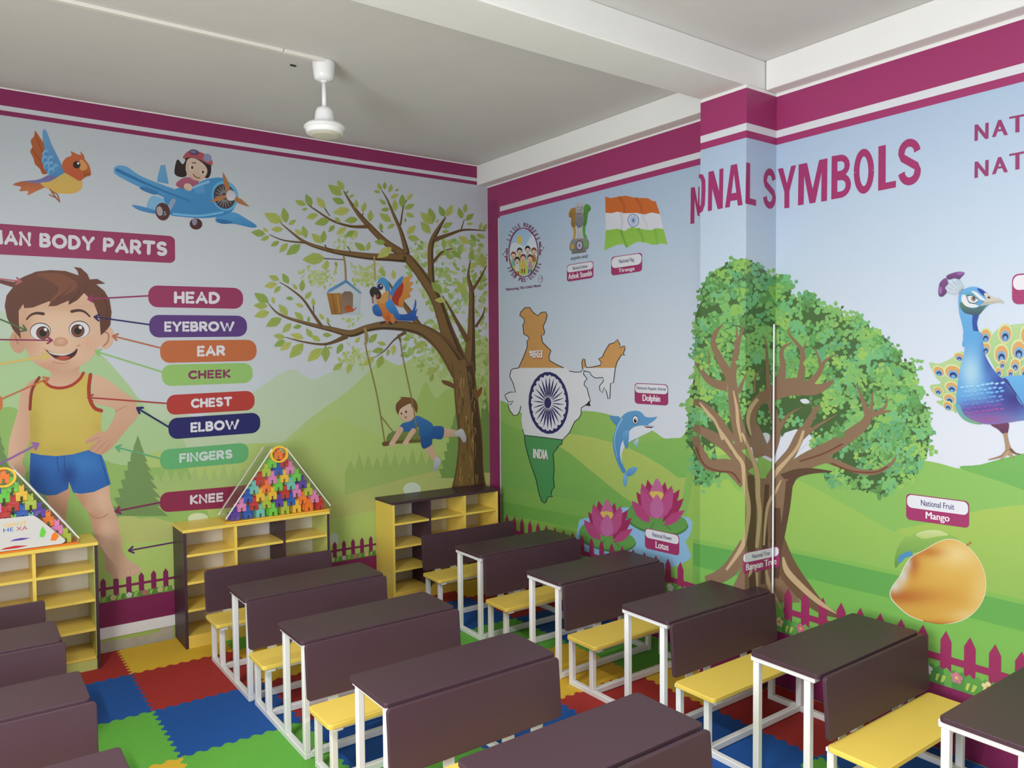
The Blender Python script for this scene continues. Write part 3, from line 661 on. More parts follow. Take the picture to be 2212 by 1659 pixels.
# boy
SK1, SK2, SKD = 'd8b196', 'c79a7d', 'b07f62'
f = Fig('printed_boy', 'smiling cartoon boy in yellow vest and blue shorts, printed on the wall', 'L', 1.8).cs(0, 560, K)
f.poly([(300, 1020), (225, 1075), (172, 1150), (150, 1300), (105, 1450), (78, 1560), (70, 1700), (85, 1780), (140, 1840), (200, 1850), (215, 1790), (190, 1720), (235, 1600), (262, 1480), (262, 1200), (330, 1060)], SK1, SK2, (1, 0))
f.poly([(395, 900), (660, 900), (672, 960), (715, 975), (690, 1040), (560, 1110), (440, 1100), (375, 1040), (440, 985)], SK2, SK1)
f.cs(0, 940, K)
f.poly([(400, 500), (585, 450), (575, 600), (562, 720), (590, 900), (450, 900), (420, 600)], SK2, SKD)
f.shade([(648, 490), (800, 470), (925, 430), (940, 540), (975, 640), (1002, 720), (1030, 880), (1050, 1000), (1110, 1075), (1195, 1128), (1200, 1160), (1150, 1195), (1090, 1208), (1020, 1225), (965, 1217), (940, 1180), (898, 1150), (890, 1040), (840, 930), (790, 800), (760, 680), (690, 580)], blend('d2a98d', ('deba9f', 860, 560, 90, 120, .8), ('b98668', 690, 560, 60, 120, .8), ('bb8a6c', 800, 690, 130, 40, .6), ('ddb9a0', 900, 850, 70, 160, .7), ('bf8e71', 800, 860, 50, 260, .7), ('d9b298', 1050, 1110, 120, 60, .7)), 45)
f.st([(760, 665), (800, 700), (860, 705), (920, 675)], SKD, 8); 
for x, y, r in ((1035, 1190, 40), (1095, 1175, 26), (1135, 1162, 23), (1165, 1150, 20), (1188, 1140, 16)): f.ell(x, y, r, r*.9, SK1); f.st([(x-r, y-r*.3), (x-r*.9, y+r*.5)], SKD, 4, same=True)
f.shade([(260, 150), (480, 175), (760, 128), (868, 172), (900, 250), (945, 418), (800, 485), (690, 500), (625, 490), (588, 395), (580, 460), (480, 510), (400, 515), (300, 480), (252, 400)], blend('2b63ae', ('3f82c4', 700, 240, 200, 120, .8), ('1e3c82', 580, 340, 70, 90, .9), ('1f4a98', 300, 380, 100, 160, .7), ('3370b8', 430, 230, 130, 60, .5)), 45, sm=False)
f.st([(490, 180), (490, 250), (505, 315)], '1d3a78', 5); f.st([(548, 178), (555, 300)], '1d3a78', 5); f.st([(850, 170), (890, 300), (920, 420)], '1d3a78', 5)
f.cs(0, 560, K)
f.shade([(325, 1015), (375, 1042), (440, 1090), (520, 1098), (620, 1068), (690, 1000), (715, 972), (775, 985), (758, 1100), (768, 1200), (808, 1275), (868, 1295), (862, 1420), (872, 1500), (820, 1560), (750, 1630), (620, 1665), (480, 1680), (350, 1670), (258, 1650), (255, 1400), (250, 1250), (268, 1130)], blend('cbb559', ('d3c06a', 560, 1250, 200, 150, .6), ('b09a42', 270, 1450, 70, 260, .8), ('b8a248', 500, 1640, 300, 60, .5), ('bca64c', 850, 1480, 60, 120, .5)), 60, sm=False)
f.st([(372, 1035), (430, 1085), (520, 1099), (610, 1076), (680, 1022), (712, 970)], 'a83a28', 25); f.st([(772, 985), (758, 1100), (768, 1200), (808, 1270), (865, 1292)], 'a83a28', 32); f.st([(335, 1010), (290, 1080), (266, 1150), (256, 1280)], '8c3428', 26)
f.poly([(795, 990), (880, 1008), (960, 1060), (1060, 1135), (1140, 1195), (1178, 1275), (1168, 1350), (1100, 1430), (1010, 1540), (940, 1620), (870, 1665), (800, 1650), (762, 1625), (775, 1590), (835, 1560), (745, 1572), (730, 1555), (760, 1525), (840, 1475), (915, 1455), (985, 1300), (910, 1255), (850, 1240), (805, 1225), (790, 1120)], SK1, SK2, (.3, 1))
f.st([(985, 1300), (1040, 1270), (1090, 1250)], SKD, 8, 3); f.st([(740, 1560), (800, 1540), (850, 1520)], SKD, 5); f.st([(770, 1625), (860, 1545)], SKD, 5); f.st([(810, 1650), (900, 1560)], SKD, 5); f.st([(870, 1660), (935, 1580)], SKD, 5)
f.ell(150, 705, 66, 98, SK2, -8); f.ell(905, 670, 66, 98, SK1, 10); f.st([(890, 620), (925, 640), (920, 700), (885, 740)], SKD, 14); f.st([(130, 650), (150, 720)], SKD, 12)
HT = [(40, 400), (55, 310), (110, 240), (0, 205), (-60, 170), (20, 178), (120, 195), (200, 150), (310, 105), (430, 92), (560, 100), (672, 138), (660, 100), (630, 65), (690, 75), (745, 125), (765, 172), (830, 168), (900, 208), (820, 214), (890, 270), (935, 345), (952, 450), (942, 560), (915, 600), (860, 650)]
f.shade([(155, 450), (165, 560), (190, 680), (230, 790), (290, 880), (400, 940), (500, 956), (600, 945), (720, 890), (800, 820), (845, 740), (855, 640), (850, 480), (790, 340), (700, 270), (400, 300), (200, 370)], blend('d9b398', ('e3c3a8', 500, 560, 240, 260, .8), ('c9987a', 200, 640, 90, 260, .8), ('c48f72', 400, 930, 260, 70, .7), ('cf9c80', 270, 740, 80, 60, .6), ('d6a58a', 760, 720, 70, 60, .6), ('cb9a7c', 520, 400, 300, 60, .5)), 45)
f.poly(HT+[(848, 500), (800, 375), (718, 288), (660, 350), (585, 390), (588, 352), (480, 398), (412, 402), (440, 350), (280, 412), (208, 418), (198, 382), (160, 440), (160, 540), (180, 680), (110, 600), (60, 500)], '6e4233', '5c372c', sm=False)
f.poly([(310, 130), (500, 120), (640, 190), (640, 260), (480, 340), (420, 360), (500, 260), (420, 180)], '7f4c38'); f.st([(480, 340), (560, 280), (620, 210)], '4a2a22', 9, 3); f.st([(590, 375), (660, 300), (700, 220)], '4a2a22', 9, 3); f.st([(720, 285), (730, 240), (760, 200)], '4a2a22', 8, 3); f.st([(870, 300), (915, 420), (900, 560)], '4a2a22', 8, 3)
for ex, ey, ix, iy in ((345, 615, 366, 628), (676, 598, 664, 610)):
    f.ell(ex, ey, 90, 74, '4a3630'); f.ell(ex, ey+3, 85, 69, 'dddde0'); f.ell(ix, iy, 58, 56, '4e2f26'); f.ell(ix, iy+5, 50, 46, '7a4a3a'); f.ell(ix, iy, 32, 32, '1f1614'); f.ell(ix+22, iy-28, 14, 14, 'e4e4e8')
f.st([(228, 512), (260, 478), (310, 460), (370, 466)], '4a3029', 14, 26); f.st([(612, 446), (670, 436), (720, 448), (766, 488)], '4a3029', 26, 14)
f.rad([(455, 710), (480, 675), (520, 665), (565, 680), (580, 710), (550, 740), (500, 742), (465, 735)], (520, 695), 'd9b095', 'c58f72')
f.poly([(388, 772), (470, 806), (540, 808), (610, 795), (660, 762), (645, 815), (590, 855), (530, 865), (460, 840)], '4a1f1c'); f.poly([(408, 784), (470, 806), (540, 808), (610, 795), (652, 770), (610, 800), (540, 822), (450, 812)], 'd9d6d4'); f.poly([(480, 845), (530, 825), (600, 835), (570, 858), (520, 864)], 'b0503c')
f.st([(450, 875), (530, 890), (600, 875)], SKD, 7, 3); f.st([(380, 765), (398, 785)], SKD, 8); f.st([(655, 740), (685, 735)], SKD, 7); f.build()

def arrow(pts, col, z=(0, 560), w=13, hd=48, label='word'):
    f = Fig('pointer_arrow', 'thin arrow pointing from a word board to the boy', 'L', 5.2).cs(*z, K); f.st(pts, col, w, sm=False)
    (x1, y1), (x0, y0) = pts[-1], pts[-2]; a = math.atan2(y1-y0, x1-x0)
    for s in (2.55, -2.55): f.st([(x1, y1), (x1+hd*math.cos(a+s), y1+hd*math.sin(a+s))], col, w*1.25, sm=False, same=True)
    f.build()
arrow([(1265, 312), (752, 340)], '94355f'); arrow([(1275, 558), (805, 492)], '24245f'); arrow([(1370, 757), (962, 655)], 'b86a48'); arrow([(1385, 962), (815, 785)], '8fbf6e')
arrow([(1424, 1230), (750, 1180)], 'a83a38'); arrow([(1440, 1432), (1170, 1270)], '22225c', w=16); arrow([(1368, 200), (988, 102)], '5fa878', (0, 940)); arrow([(1366, 575), (985, 650)], '7c2d52', (0, 940), 15)
arrow([(1500, 912), (1098, 985)], '5c2f66', (0, 940)); arrow([(-60, 160), (180, 190)], 'b0646c'); arrow([(-100, 470), (225, 605)], '4c6c40'); arrow([(-60, 685), (445, 692)], '8a3358'); arrow([(-60, 905), (410, 825)], 'd2b86a', w=20); arrow([(20, 1190), (415, 1015)], 'c06a40'); arrow([(-60, 275), (325, 75)], '9268a6', (0, 940), 18)

# pines
f = Fig('printed_pines', 'dark green cartoon pine trees behind the boy and the swing, printed on the wall', 'L', 1.4).cs(0, 940, K)
def pine(x, y0, y1, w, col, tiers=7, ax=1.0):
    P = [(x, y0)]; L = []
    for k in range(1, tiers+1):
        t = k/tiers; yy = y0+(y1-y0)*t; ww = w*t/2; P += [(x+ww*ax, yy), (x+ww*.72*ax, yy-(y1-y0)*.012)]; L += [(x-ww*.72, yy-(y1-y0)*.012), (x-ww, yy)][::1]
    P = P[:-1]; L = [(a, b) for a, b in L][1:] if False else L
    f.poly(P+L[::-1][0:], col, sm=False)
pine(1175, 0, 690, 520, '74925a', 9); pine(290, 150, 740, 480, '7da05e', 7); pine(-30, -110, 380, 300, '6f9054', 6)
f.cs(540, 720, K); pine(1760, 640, 1235, 340, '7b9c54', 8); pine(2005, 460, 1190, 260, '74924f', 8); f.build()

# big branching tree
BK, BK2, BKD = '7c6038', '6a5030', '4c3a26'
f = Fig('printed_leafy_tree', 'brown branching tree with separate green leaves printed beside the room corner', 'L', 1.6).cs(540, 380, K)
reg = [(1330, 600), (1500, 560), (1700, 520), (2022, 560), (2026, 1950), (1950, 1980), (1760, 1750), (1500, 1720), (1350, 1560), (1300, 1380), (1440, 1290), (1560, 1200), (1500, 1050), (1350, 850)]
rnd = random.Random(3)
f.up(); n = 0
PG = ['a9bd74', 'a0b968', 'b4c488', '98b25e', 'b9c896', '8fae58']
while n < 620:
    x, y = rnd.uniform(1290, 2026), rnd.uniform(520, 1980)
    if not inside((x, y), reg): continue
    r = rnd.uniform(16, 46); a = rnd.uniform(0, 6.28); c = rnd.choice(PG); f.leaf(x, y, min(2026, x+r*math.cos(a)*1.6), y+r*math.sin(a)*1.6, c, .6); n += 1
    if n % 60 == 0: f.up()
for (x0, y0, x1, y1, cnt) in ((400, 770, 760, 960, 90), (850, 740, 1110, 950, 120), (780, 1460, 1000, 1640, 80), (700, 500, 900, 640, 25), (760, 1200, 940, 1260, 16)):
    f.up()
    for k in range(cnt):
        x, y = rnd.gauss((x0+x1)/2, (x1-x0)/4.5), rnd.gauss((y0+y1)/2, (y1-y0)/4.5); r = rnd.uniform(12, 34); a = rnd.uniform(0, 6.28); f.leaf(x, y, x+r*math.cos(a)*1.5, y+r*math.sin(a)*1.5, rnd.choice(['b6c48a', 'a9bd6c', 'c0caA0'.lower(), 'b3c270']), .6)
def br(pts, dark=True):
    f.st(pts, BK2, 0, cap=False); 
    if dark:
        f.st([(x+w*.16, y+w*.16, w*.62) for x, y, w in pts], BKD, 0, cap=False); f.st([(x-w*.14, y-w*.10, w*.58) for x, y, w in pts], BK, 0, cap=False)
br([(1550, 920, 55), (1540, 650, 48), (1560, 540, 45), (1620, 430, 30), (1670, 350, 10)]); br([(1575, 545, 40), (1700, 500, 28), (1830, 460, 18), (2010, 468, 8)], False); br([(1800, 465, 12), (1830, 370, 6)], False); br([(1560, 740, 28), (1640, 650, 20), (1730, 620, 8)], False)
br([(1865, 1640, 120), (1885, 1400, 72), (1890, 1150, 52), (1890, 980, 42), (1862, 850, 22), (1882, 715, 8)]); br([(1890, 985, 30), (1960, 880, 20), (2015, 770, 8)], False); br([(1860, 1410, 50), (1770, 1250, 30), (1700, 1120, 20), (1640, 1020, 8)], False); br([(1925, 1290, 26), (1985, 1190, 16), (2005, 1120, 6)], False)
br([(1450, 1290, 55), (1340, 1130, 40), (1240, 1000, 28), (1180, 900, 10)])
br([(1800, 1660, 180), (1690, 1350, 120), (1600, 1080, 95), (1500, 900, 88), (1380, 740, 80), (1290, 660, 72), (1150, 560, 56), (1010, 420, 46), (900, 290, 30), (800, 130, 10)])
br([(1320, 700, 80), (1200, 695, 66), (1050, 690, 58), (880, 670, 50), (700, 640, 38), (480, 570, 26), (330, 460, 14), (255, 395, 6)]); br([(490, 572, 18), (290, 550, 12), (165, 500, 6)], False); br([(1015, 432, 34), (860, 430, 22), (700, 380, 18), (560, 290, 12), (485, 240, 5)], False)
br([(1340, 660, 50), (1290, 480, 32), (1230, 340, 24), (1170, 200, 14), (1125, 125, 6)]); br([(1285, 420, 16), (1308, 270, 10), (1340, 205, 5)], False)
br([(1800, 1680, 170), (1650, 1450, 140), (1450, 1310, 100), (1180, 1275, 76), (1000, 1300, 60), (860, 1345, 60), (700, 1310, 44), (450, 1250, 28), (250, 1180, 18), (155, 1085, 6)]); br([(830, 1365, 46), (650, 1435, 22), (450, 1415, 14), (300, 1375, 6)], False); br([(615, 1290, 32), (540, 1180, 22), (450, 1050, 18), (340, 960, 12), (250, 905, 5)], False); br([(1330, 1330, 34), (1230, 1400, 14), (1150, 1490, 10), (1060, 1550, 4)], False)
for q in ([(640, 590), (660, 620), (710, 640)], [(835, 605), (860, 650)], [(640, 280), (680, 340)], [(965, 320), (955, 350)], [(630, 705), (800, 715)], [(540, 1110), (545, 1170)], [(660, 1250), (690, 1290)], [(1120, 470), (1135, 480)], [(640, 1470), (650, 1430)]): f.st(q, BKD, 9, 6)
f.cs(540, 720, K)
br([(1870, 1330, 300), (1875, 1150, 235), (1880, 900, 205), (1850, 600, 200), (1830, 400, 190), (1810, 250, 190)])
rnd2 = random.Random(5); f.up()
for k in range(60):
    y = rnd2.uniform(250, 1250); x = 1850+rnd2.uniform(-85, 85)+(y-700)*.03; l = rnd2.uniform(50, 130); f.st([(x, y), (x+rnd2.uniform(-12, 12), y+l/2), (x+rnd2.uniform(-10, 10), y+l)], rnd2.choice(['8f6f42', '5a452c', '4a3824', 'a5834e']), rnd2.uniform(5, 12), 3, same=True, cap=False)
f.poly([(1635, 400), (1700, 410), (1745, 440), (1740, 470), (1690, 450), (1650, 430)], '70502e'); f.poly([(1915, 520), (1950, 480), (1980, 455), (1975, 510), (1940, 560), (1925, 560)], '7c5430')
f.cs(540, 380, K)
LV = [275,395,120,320,310,400,285,270,330,415,395,375,130,495,10,480,150,480,110,440,165,515,90,550,280,455,180,455,250,560,175,600,320,575,250,655,430,585,310,675,440,505,380,455,480,530,450,425,610,575,525,490,620,570,635,465,475,250,385,210,525,260,475,155,640,275,570,180,490,280,440,290,580,330,480,360,680,375,550,410,770,400,725,350,720,420,670,480,820,440,735,500,785,165,665,75,800,120,745,35,815,155,840,125,845,180,890,160,805,235,700,190,850,290,705,315,905,280,905,200,960,310,985,225,920,370,805,385,1025,390,1030,290,890,470,810,520,900,460,905,535,1110,140,1055,130,1120,125,1090,60,1150,115,1150,50,1190,140,1210,70,1240,130,1270,110,1200,190,1270,155,1160,245,1105,200,1240,300,1235,200,1190,285,1115,290,1205,390,1105,320,1300,270,1300,155,1340,205,1390,150,1320,280,1405,240,1330,320,1405,350,1325,360,1325,400,1235,410,1170,450,1120,470,1115,400,1340,500,1415,420,1345,520,1450,545,1560,410,1455,310,1565,400,1530,270,1540,490,1455,390,1660,350,1615,255,1680,345,1730,245,1640,440,1730,400,1590,400,1610,370,1810,365,1780,270,1835,315,1840,235,1840,380,1910,320,1850,410,1905,405,1640,480,1700,470,1960,460,1975,395,1990,470,2020,410,1930,500,2010,530,1880,500,1935,560,1780,520,1880,580,1650,540,1660,630,1700,600,1720,540,985,635,890,570,1000,640,1020,560,1155,570,1060,560,1210,610,1085,700,640,700,445,715,660,720,640,810,730,730,740,780,250,890,160,850,330,920,275,830,230,920,120,945,260,940,205,1000,400,970,365,920,440,985,450,885,470,1050,525,985,160,1080,35,1000,205,1090,190,1030,150,1110,30,1105,165,1160,35,1200,270,1215,135,1285,320,1190,245,1095,370,1050,305,1040,455,1115,390,1090,455,1230,380,1160,545,1110,535,1040,500,1250,500,1195,350,1260,275,1340,440,1280,365,1295,455,1385,345,1350,530,1380,480,1300,600,1410,520,1360,620,1355,700,1360,300,1380,200,1360,300,1405,205,1455,350,1420,255,1490,455,1430,335,1555,610,1470,490,1585,645,1450,645,1590,660,1465,705,1465,790,1430,740,1520,630,1225,590,1175,670,1260,660,1205,900,1425,940,1370,1015,1425,1085,1345,1160,1440,1085,1420,1140,1480,1040,1500,1230,1440,1220,1530,1185,1480,1170,1540,1060,1545,965,1620,1130,1530,1090,1645,1400,1470,1505,1410,1640,1000,1545,905,1670,1060,1575,1060,790,1600,705,1660,860,1600,830,1690,1880,715,1900,620,1990,780,1975,650,1720,640,1800,700,1880,790,1950,730,1930,820,1900,900,1850,1010,1760,900,1700,690,1650,620,1600,1640,1500,1700,1560,1690,1540,1760,1230,880,1220,800,1150,860,1110,780]
GR = ['adb85c', 'a0b25a', 'b8bc64', '8fa850', 'a6b45e', '98aa54']
f.up()
for k in range(0, len(LV), 4): f.leaf(*LV[k:k+4], GR[(k//4*5) % 6], .52, vein='7a9140')
f.build()

# bird house
f = Fig('printed_bird_house', 'white bird house with blue roof hanging from the printed tree', 'L', 6.4).cs(540, 380, K)
f.st([(800, 690), (812, 760), (818, 890)], '9c8458', 16); f.st([(1060, 690), (1068, 880)], 'b39a66', 13)
f.poly([(660, 1000), (820, 895), (945, 1005), (932, 1185), (700, 1185)], 'c4ccd4', 'b4c2c8', sm=False)
f.poly([(655, 1000), (780, 1000), (785, 1182), (695, 1182)], 'a5763a', '9a6a30', sm=False); f.st([(700, 1010), (730, 1175)], '7c5222', 6); f.st([(745, 1020), (765, 1170)], 'c89a50', 8)
f.poly([(780, 1180), (782, 1010), (805, 985), (860, 985), (880, 1010), (878, 1160)], '806a58', '957c66', sm=False)
f.poly([(655, 1000), (670, 970), (820, 885), (955, 1000), (935, 1005), (820, 912), (690, 990)], '4f80ae', '6f9cc4', sm=False)
f.poly([(810, 1130), (820, 1110), (850, 1105), (880, 1135), (915, 1118), (880, 1155), (830, 1160)], 'a4482e', 'b8602e'); f.build()

# parrot
f = Fig('printed_parrot', 'blue and orange parrot with one wing raised, sitting on the printed branch', 'L', 6.4).cs(540, 380, K)
f.poly([(1240, 1180), (1330, 1180), (1390, 1140), (1410, 1055), (1420, 1090), (1410, 1150), (1430, 1130), (1415, 1190), (1435, 1205), (1390, 1235), (1300, 1235), (1240, 1225)], '3c74bc', '2a4f9e')
f.poly([(1200, 1050), (1240, 960), (1300, 880), (1350, 855), (1380, 860), (1360, 900), (1395, 910), (1365, 950), (1392, 965), (1360, 1000), (1370, 1030), (1320, 1060), (1300, 1120), (1240, 1100)], 'd69a4c', 'c8803c'); f.poly([(1200, 1040), (1240, 970), (1290, 910), (1310, 930), (1300, 1000), (1270, 1060), (1260, 1110)], 'b03c26')
f.poly([(1195, 1000), (1230, 930), (1270, 880), (1308, 855), (1290, 920), (1240, 980), (1210, 1040)], '4388c8')
f.poly([(1090, 1050), (1150, 1000), (1200, 1010), (1220, 1100), (1260, 1180), (1270, 1230), (1200, 1235), (1150, 1225), (1105, 1150)], 'd89c4a', 'c4602c')
f.poly([(1160, 1070), (1200, 1050), (1240, 1110), (1280, 1200), (1260, 1230), (1200, 1170), (1160, 1120)], '4f98d4', '2b5fae')
f.poly([(1045, 1120), (1080, 1090), (1100, 1110), (1130, 1180), (1110, 1200), (1060, 1180)], '3f7cbe', '2c559c')
f.poly([(1095, 890), (1130, 865), (1180, 900), (1195, 980), (1190, 1040), (1130, 1060), (1085, 1040), (1080, 950)], '4f9ccf', '3a80be')
f.poly([(1085, 930), (1130, 920), (1155, 970), (1150, 1030), (1100, 1040)], 'd9d2ca'); f.poly([(1100, 1040), (1180, 980), (1170, 1070), (1110, 1090)], 'd49a58')
f.ell(1112, 945, 26, 28, '4a3c3a'); f.ell(1112, 945, 19, 21, '26336a'); f.ell(1118, 936, 7, 7, 'e8e8ec')
f.poly([(1022, 980), (1050, 945), (1090, 960), (1120, 1010), (1110, 1045), (1080, 1050), (1050, 1030), (1055, 1050), (1030, 1020)], '3c3a36', '2c2a28'); f.ell(1090, 1025, 10, 16, 'b0453a'); f.st([(1045, 1040), (1050, 1085)], '9c6c50', 14); f.st([(1065, 1020), (1080, 1090)], 'c9a890', 16)
f.st([(1120, 1260), (1150, 1245), (1190, 1250)], '4a3a30', 22, 14); f.st([(1200, 1262), (1225, 1245), (1250, 1250)], '4a3a30', 22, 14); f.st([(1175, 1200), (1170, 1240)], 'c4602c', 30); f.st([(1210, 1190), (1220, 1240)], 'c98040', 34); f.build()

# child on the swing
f = Fig('printed_swing_child', 'child in blue clothes lying across a rope swing, printed on the wall', 'L', 6.4).cs(540, 720, K)
RP = '8a7a4a'
f.st([(985, 0), (990, 120), (1030, 300), (1090, 560), (1150, 930)], RP, 11); f.st([(980, -40), (1000, 40), (985, 90)], '9c8a58', 24); f.st([(1120, 710), (1220, 840)], RP, 10)
f.poly([(1165, 900), (1215, 840), (1400, 820), (1530, 800), (1530, 830), (1470, 920), (1440, 930), (1200, 940)], '7c8c4c', '6a7a3e'); f.poly([(1130, 940), (1160, 925), (1440, 905), (1445, 930), (1200, 945), (1145, 965)], '6a5a34')
f.ell(1160, 942, 34, 20, '6c5230')
f.poly([(1635, 810), (1700, 815), (1770, 835), (1790, 870), (1740, 882), (1640, 880)], 'd6b49c', 'c9a488'); f.poly([(1755, 840), (1810, 815), (1840, 870), (1845, 915), (1820, 930), (1790, 885), (1760, 875)], 'c8c8cc', 'a8a8b0')
f.poly([(1480, 970), (1545, 945), (1580, 1020), (1600, 1070), (1560, 1085), (1520, 1030)], 'd0ac92'); f.poly([(1575, 1070), (1610, 1060), (1630, 1090), (1610, 1140), (1575, 1180), (1562, 1160)], 'c4c6cc', 'a4a6ae')
f.poly([(1455, 920), (1470, 860), (1540, 800), (1650, 800), (1640, 900), (1560, 900), (1550, 950), (1480, 985)], '2f5f9e', '284f8a')
f.poly([(1270, 820), (1300, 770), (1360, 750), (1420, 705), (1490, 730), (1560, 780), (1540, 850), (1450, 880), (1440, 800), (1400, 830), (1330, 840)], '3a72ac', '2d5f9a')
f.st([(1285, 820), (1250, 880), (1215, 935)], 'd4b096', 48, 40); f.st([(1395, 830), (1360, 880), (1330, 930)], 'd4b096', 44, 38); f.ell(1213, 945, 26, 22, 'd8b69c'); f.ell(1330, 935, 26, 22, 'd8b69c')
f.poly([(1262, 640), (1300, 590), (1390, 590), (1420, 650), (1410, 690), (1380, 740), (1330, 755), (1285, 720)], 'dcc0aa', 'd2b098'); f.poly([(1395, 640), (1418, 640), (1415, 690), (1395, 700)], 'd0a88e')
f.poly([(1245, 650), (1250, 600), (1290, 555), (1275, 545), (1340, 545), (1400, 560), (1430, 620), (1420, 680), (1400, 640), (1380, 630), (1370, 600), (1320, 620), (1280, 650), (1265, 690)], '7c5632', '684628')
f.ell(1292, 685, 7, 10, '4a4040'); f.ell(1332, 670, 8, 12, '4a4040'); f.poly([(1315, 715), (1340, 708), (1332, 728)], 'a04a3c', sm=False); f.ell(1310, 700, 5, 6, 'c69a80')
f.st([(1280, 30), (1300, 180), (1350, 420), (1385, 580), (1410, 740), (1440, 910)], RP, 10); f.st([(1270, 20), (1285, 70)], '6c5a3a', 26, 12); f.build()

# ================================================================== right wall and column
f = Fig('mural_backdrop', 'pale blue sky and rolling green hills backdrop of the symbols mural', 'R', 0.3)
def sheet(Ps, cols, sf):      # real wall corners of one surface -> pixels, gradient in z
    s0 = [to_pix(P) for P in Ps]; q = [(float(a), float(b)) for a, b in s0]
    c = [f.c(x) for x in cols]; f.tri(q[0], q[1], q[2], c[0], c[1], c[2], sf); f.tri(q[0], q[2], q[3], c[0], c[2], c[3], sf)
SKT, SKM, SKB = 'a9bfda', 'bccada', 'cdd2de'
def bands(z0, z1, c0, c1):
    sheet([(0, -.002, z0), (0, YCF, z0), (0, YCF, z1), (0, -.002, z1)], [c0, c0, c1, c1], 'far')
    sheet([(XCOL, YCF, z0), (XCOL, YCN, z0), (XCOL, YCN, z1), (XCOL, YCF, z1)], [c0, c0, c1, c1], 'front')
    sheet([(XCOL, YCN, z0), (0, YCN, z0), (0, YCN, z1), (XCOL, YCN, z1)], [c0, c0, c1, c1], 'side')
    sheet([(0, YCN, z0), (0, -4.9, z0), (0, -4.9, z1), (0, YCN, z1)], [c0, c0, c1, c1], 'near')
f.up(); bands(-.012, 1.5, SKB, SKB); bands(1.5, 2.3, SKB, SKM); bands(2.3, 3.131, SKM, SKT)
def hill(pts, c1, c2, z=(1020, 780), sm=True):
    f.cs(z[0], z[1], K); f.poly(pts, c1, c2, sm=sm, n=4); f.cs(0, 0, 1)
BT = 2200
# far part up to the column seam
hill([(150, 300), (230, 330), (330, 375), (420, 440), (700, 470), (860, 432), (960, 425), (1100, 440), (1250, 480), (1400, 530), (1550, 600), (1650, 662), (1780, 655), (1900, 648), (1900, BT), (150, BT)], '93ba62', '63a056')
hill([(1300, 720), (1450, 690), (1650, 662), (1780, 655), (1900, 650), (1900, 1500), (1500, 1200), (1300, 900)], '84b45e', '66a454')
hill([(700, 640), (800, 626), (900, 628), (1150, 682), (1400, 772), (1600, 882), (1750, 990), (1900, 1110), (1900, BT), (700, BT)], 'b0bf66', '64a454')
hill([(150, 470), (230, 505), (430, 600), (760, 740), (1000, 925), (1280, 1150), (1500, 1290), (1700, 1380), (1900, 1420), (1900, BT), (150, BT)], '84b058', '54994f')
hill([(150, 1050), (230, 1064), (560, 1125), (1000, 1215), (1400, 1300), (1900, 1400), (1900, BT), (150, BT)], '7cab54', '6ca44e', sm=False)
hill([(150, 1180), (230, 1192), (700, 1285), (1200, 1380), (1900, 1505), (1900, BT), (150, BT)], '68a04a', '7bae52', sm=False)
hill([(150, 1290), (230, 1300), (700, 1390), (1200, 1490), (1900, 1620), (1900, BT), (150, BT)], '7fb050', '84b452', sm=False)
# column and near part
Zc = (1460, 920)
hill([(150, 80), (330, 150), (560, 150), (800, 300), (1000, 300), (1300, 240), (1700, 260), (2080, 290), (2250, 320), (2430, 365), (2600, 330), (2900, 250), (3400, 150), (4200, 60), (4200, BT+900), (150, BT+900)], '88b45e', '6ea856', Zc)
hill([(2430, 365), (2600, 330), (2900, 250), (3400, 150), (4200, 60), (4200, 1100), (3000, 560)], '74aa58', '5fa052', Zc)
hill([(145, 480), (200, 470), (330, 465), (450, 460), (560, 560), (900, 470), (1030, 458), (1300, 590), (1600, 760), (1880, 912), (2250, 1080), (2700, 1200), (4200, 1500), (4200, BT+900), (145, BT+900)], '98ba5c', '58a052', Zc)
hill([(1880, 912), (2060, 850), (2300, 800), (2550, 730), (2800, 690), (3000, 672), (3400, 660), (4200, 640), (4200, BT+900), (2600, 1700), (2250, 1080)], 'a0b95a', '58a052', Zc)
hill([(145, 960), (560, 1040), (900, 1030), (1400, 1135), (2000, 1260), (2600, 1400), (3300, 1560), (4200, 1740), (4200, BT+900), (145, BT+900)], '7fb056', '74ac52', Zc, False)
hill([(145, 1000), (560, 1075), (900, 1065), (1400, 1170), (2000, 1300), (2600, 1440), (3300, 1600), (4200, 1790), (4200, BT+900), (145, BT+900)], '5f9f50', '6ca850', Zc, False)
hill([(145, 1190), (560, 1290), (1040, 1280), (1400, 1370), (2000, 1510), (2600, 1660), (3300, 1840), (4200, 2050), (4200, BT+900), (145, BT+900)], '74ae54', '7cb454', Zc, False)
f.build()

f = Fig('header_band', 'plum and white stripes along the top of the symbols mural', 'R', 1.5)
f.up(); pu = 'a0386c'; wt = 'd9dce2'
bands(3.131, 3.318, pu, pu); bands(3.091, 3.131, wt, wt); bands(3.052, 3.091, pu, pu)
f.up(); sheet([(0, -.002, .3), (0, -.155, .3), (0, -.155, 3.2), (0, -.002, 3.2)], ['8c3060']*4, 'far')
sheet([(0, -.155, 3.04), (0, -.185, 3.04), (0, -.185, 3.131), (0, -.155, 3.131)], [pu]*4, 'far'); sheet([(0, -.155, .3), (0, -.168, .3), (0, -.168, 3.04), (0, -.155, 3.04)], ['d5d8e0']*4, 'far')
f.build()

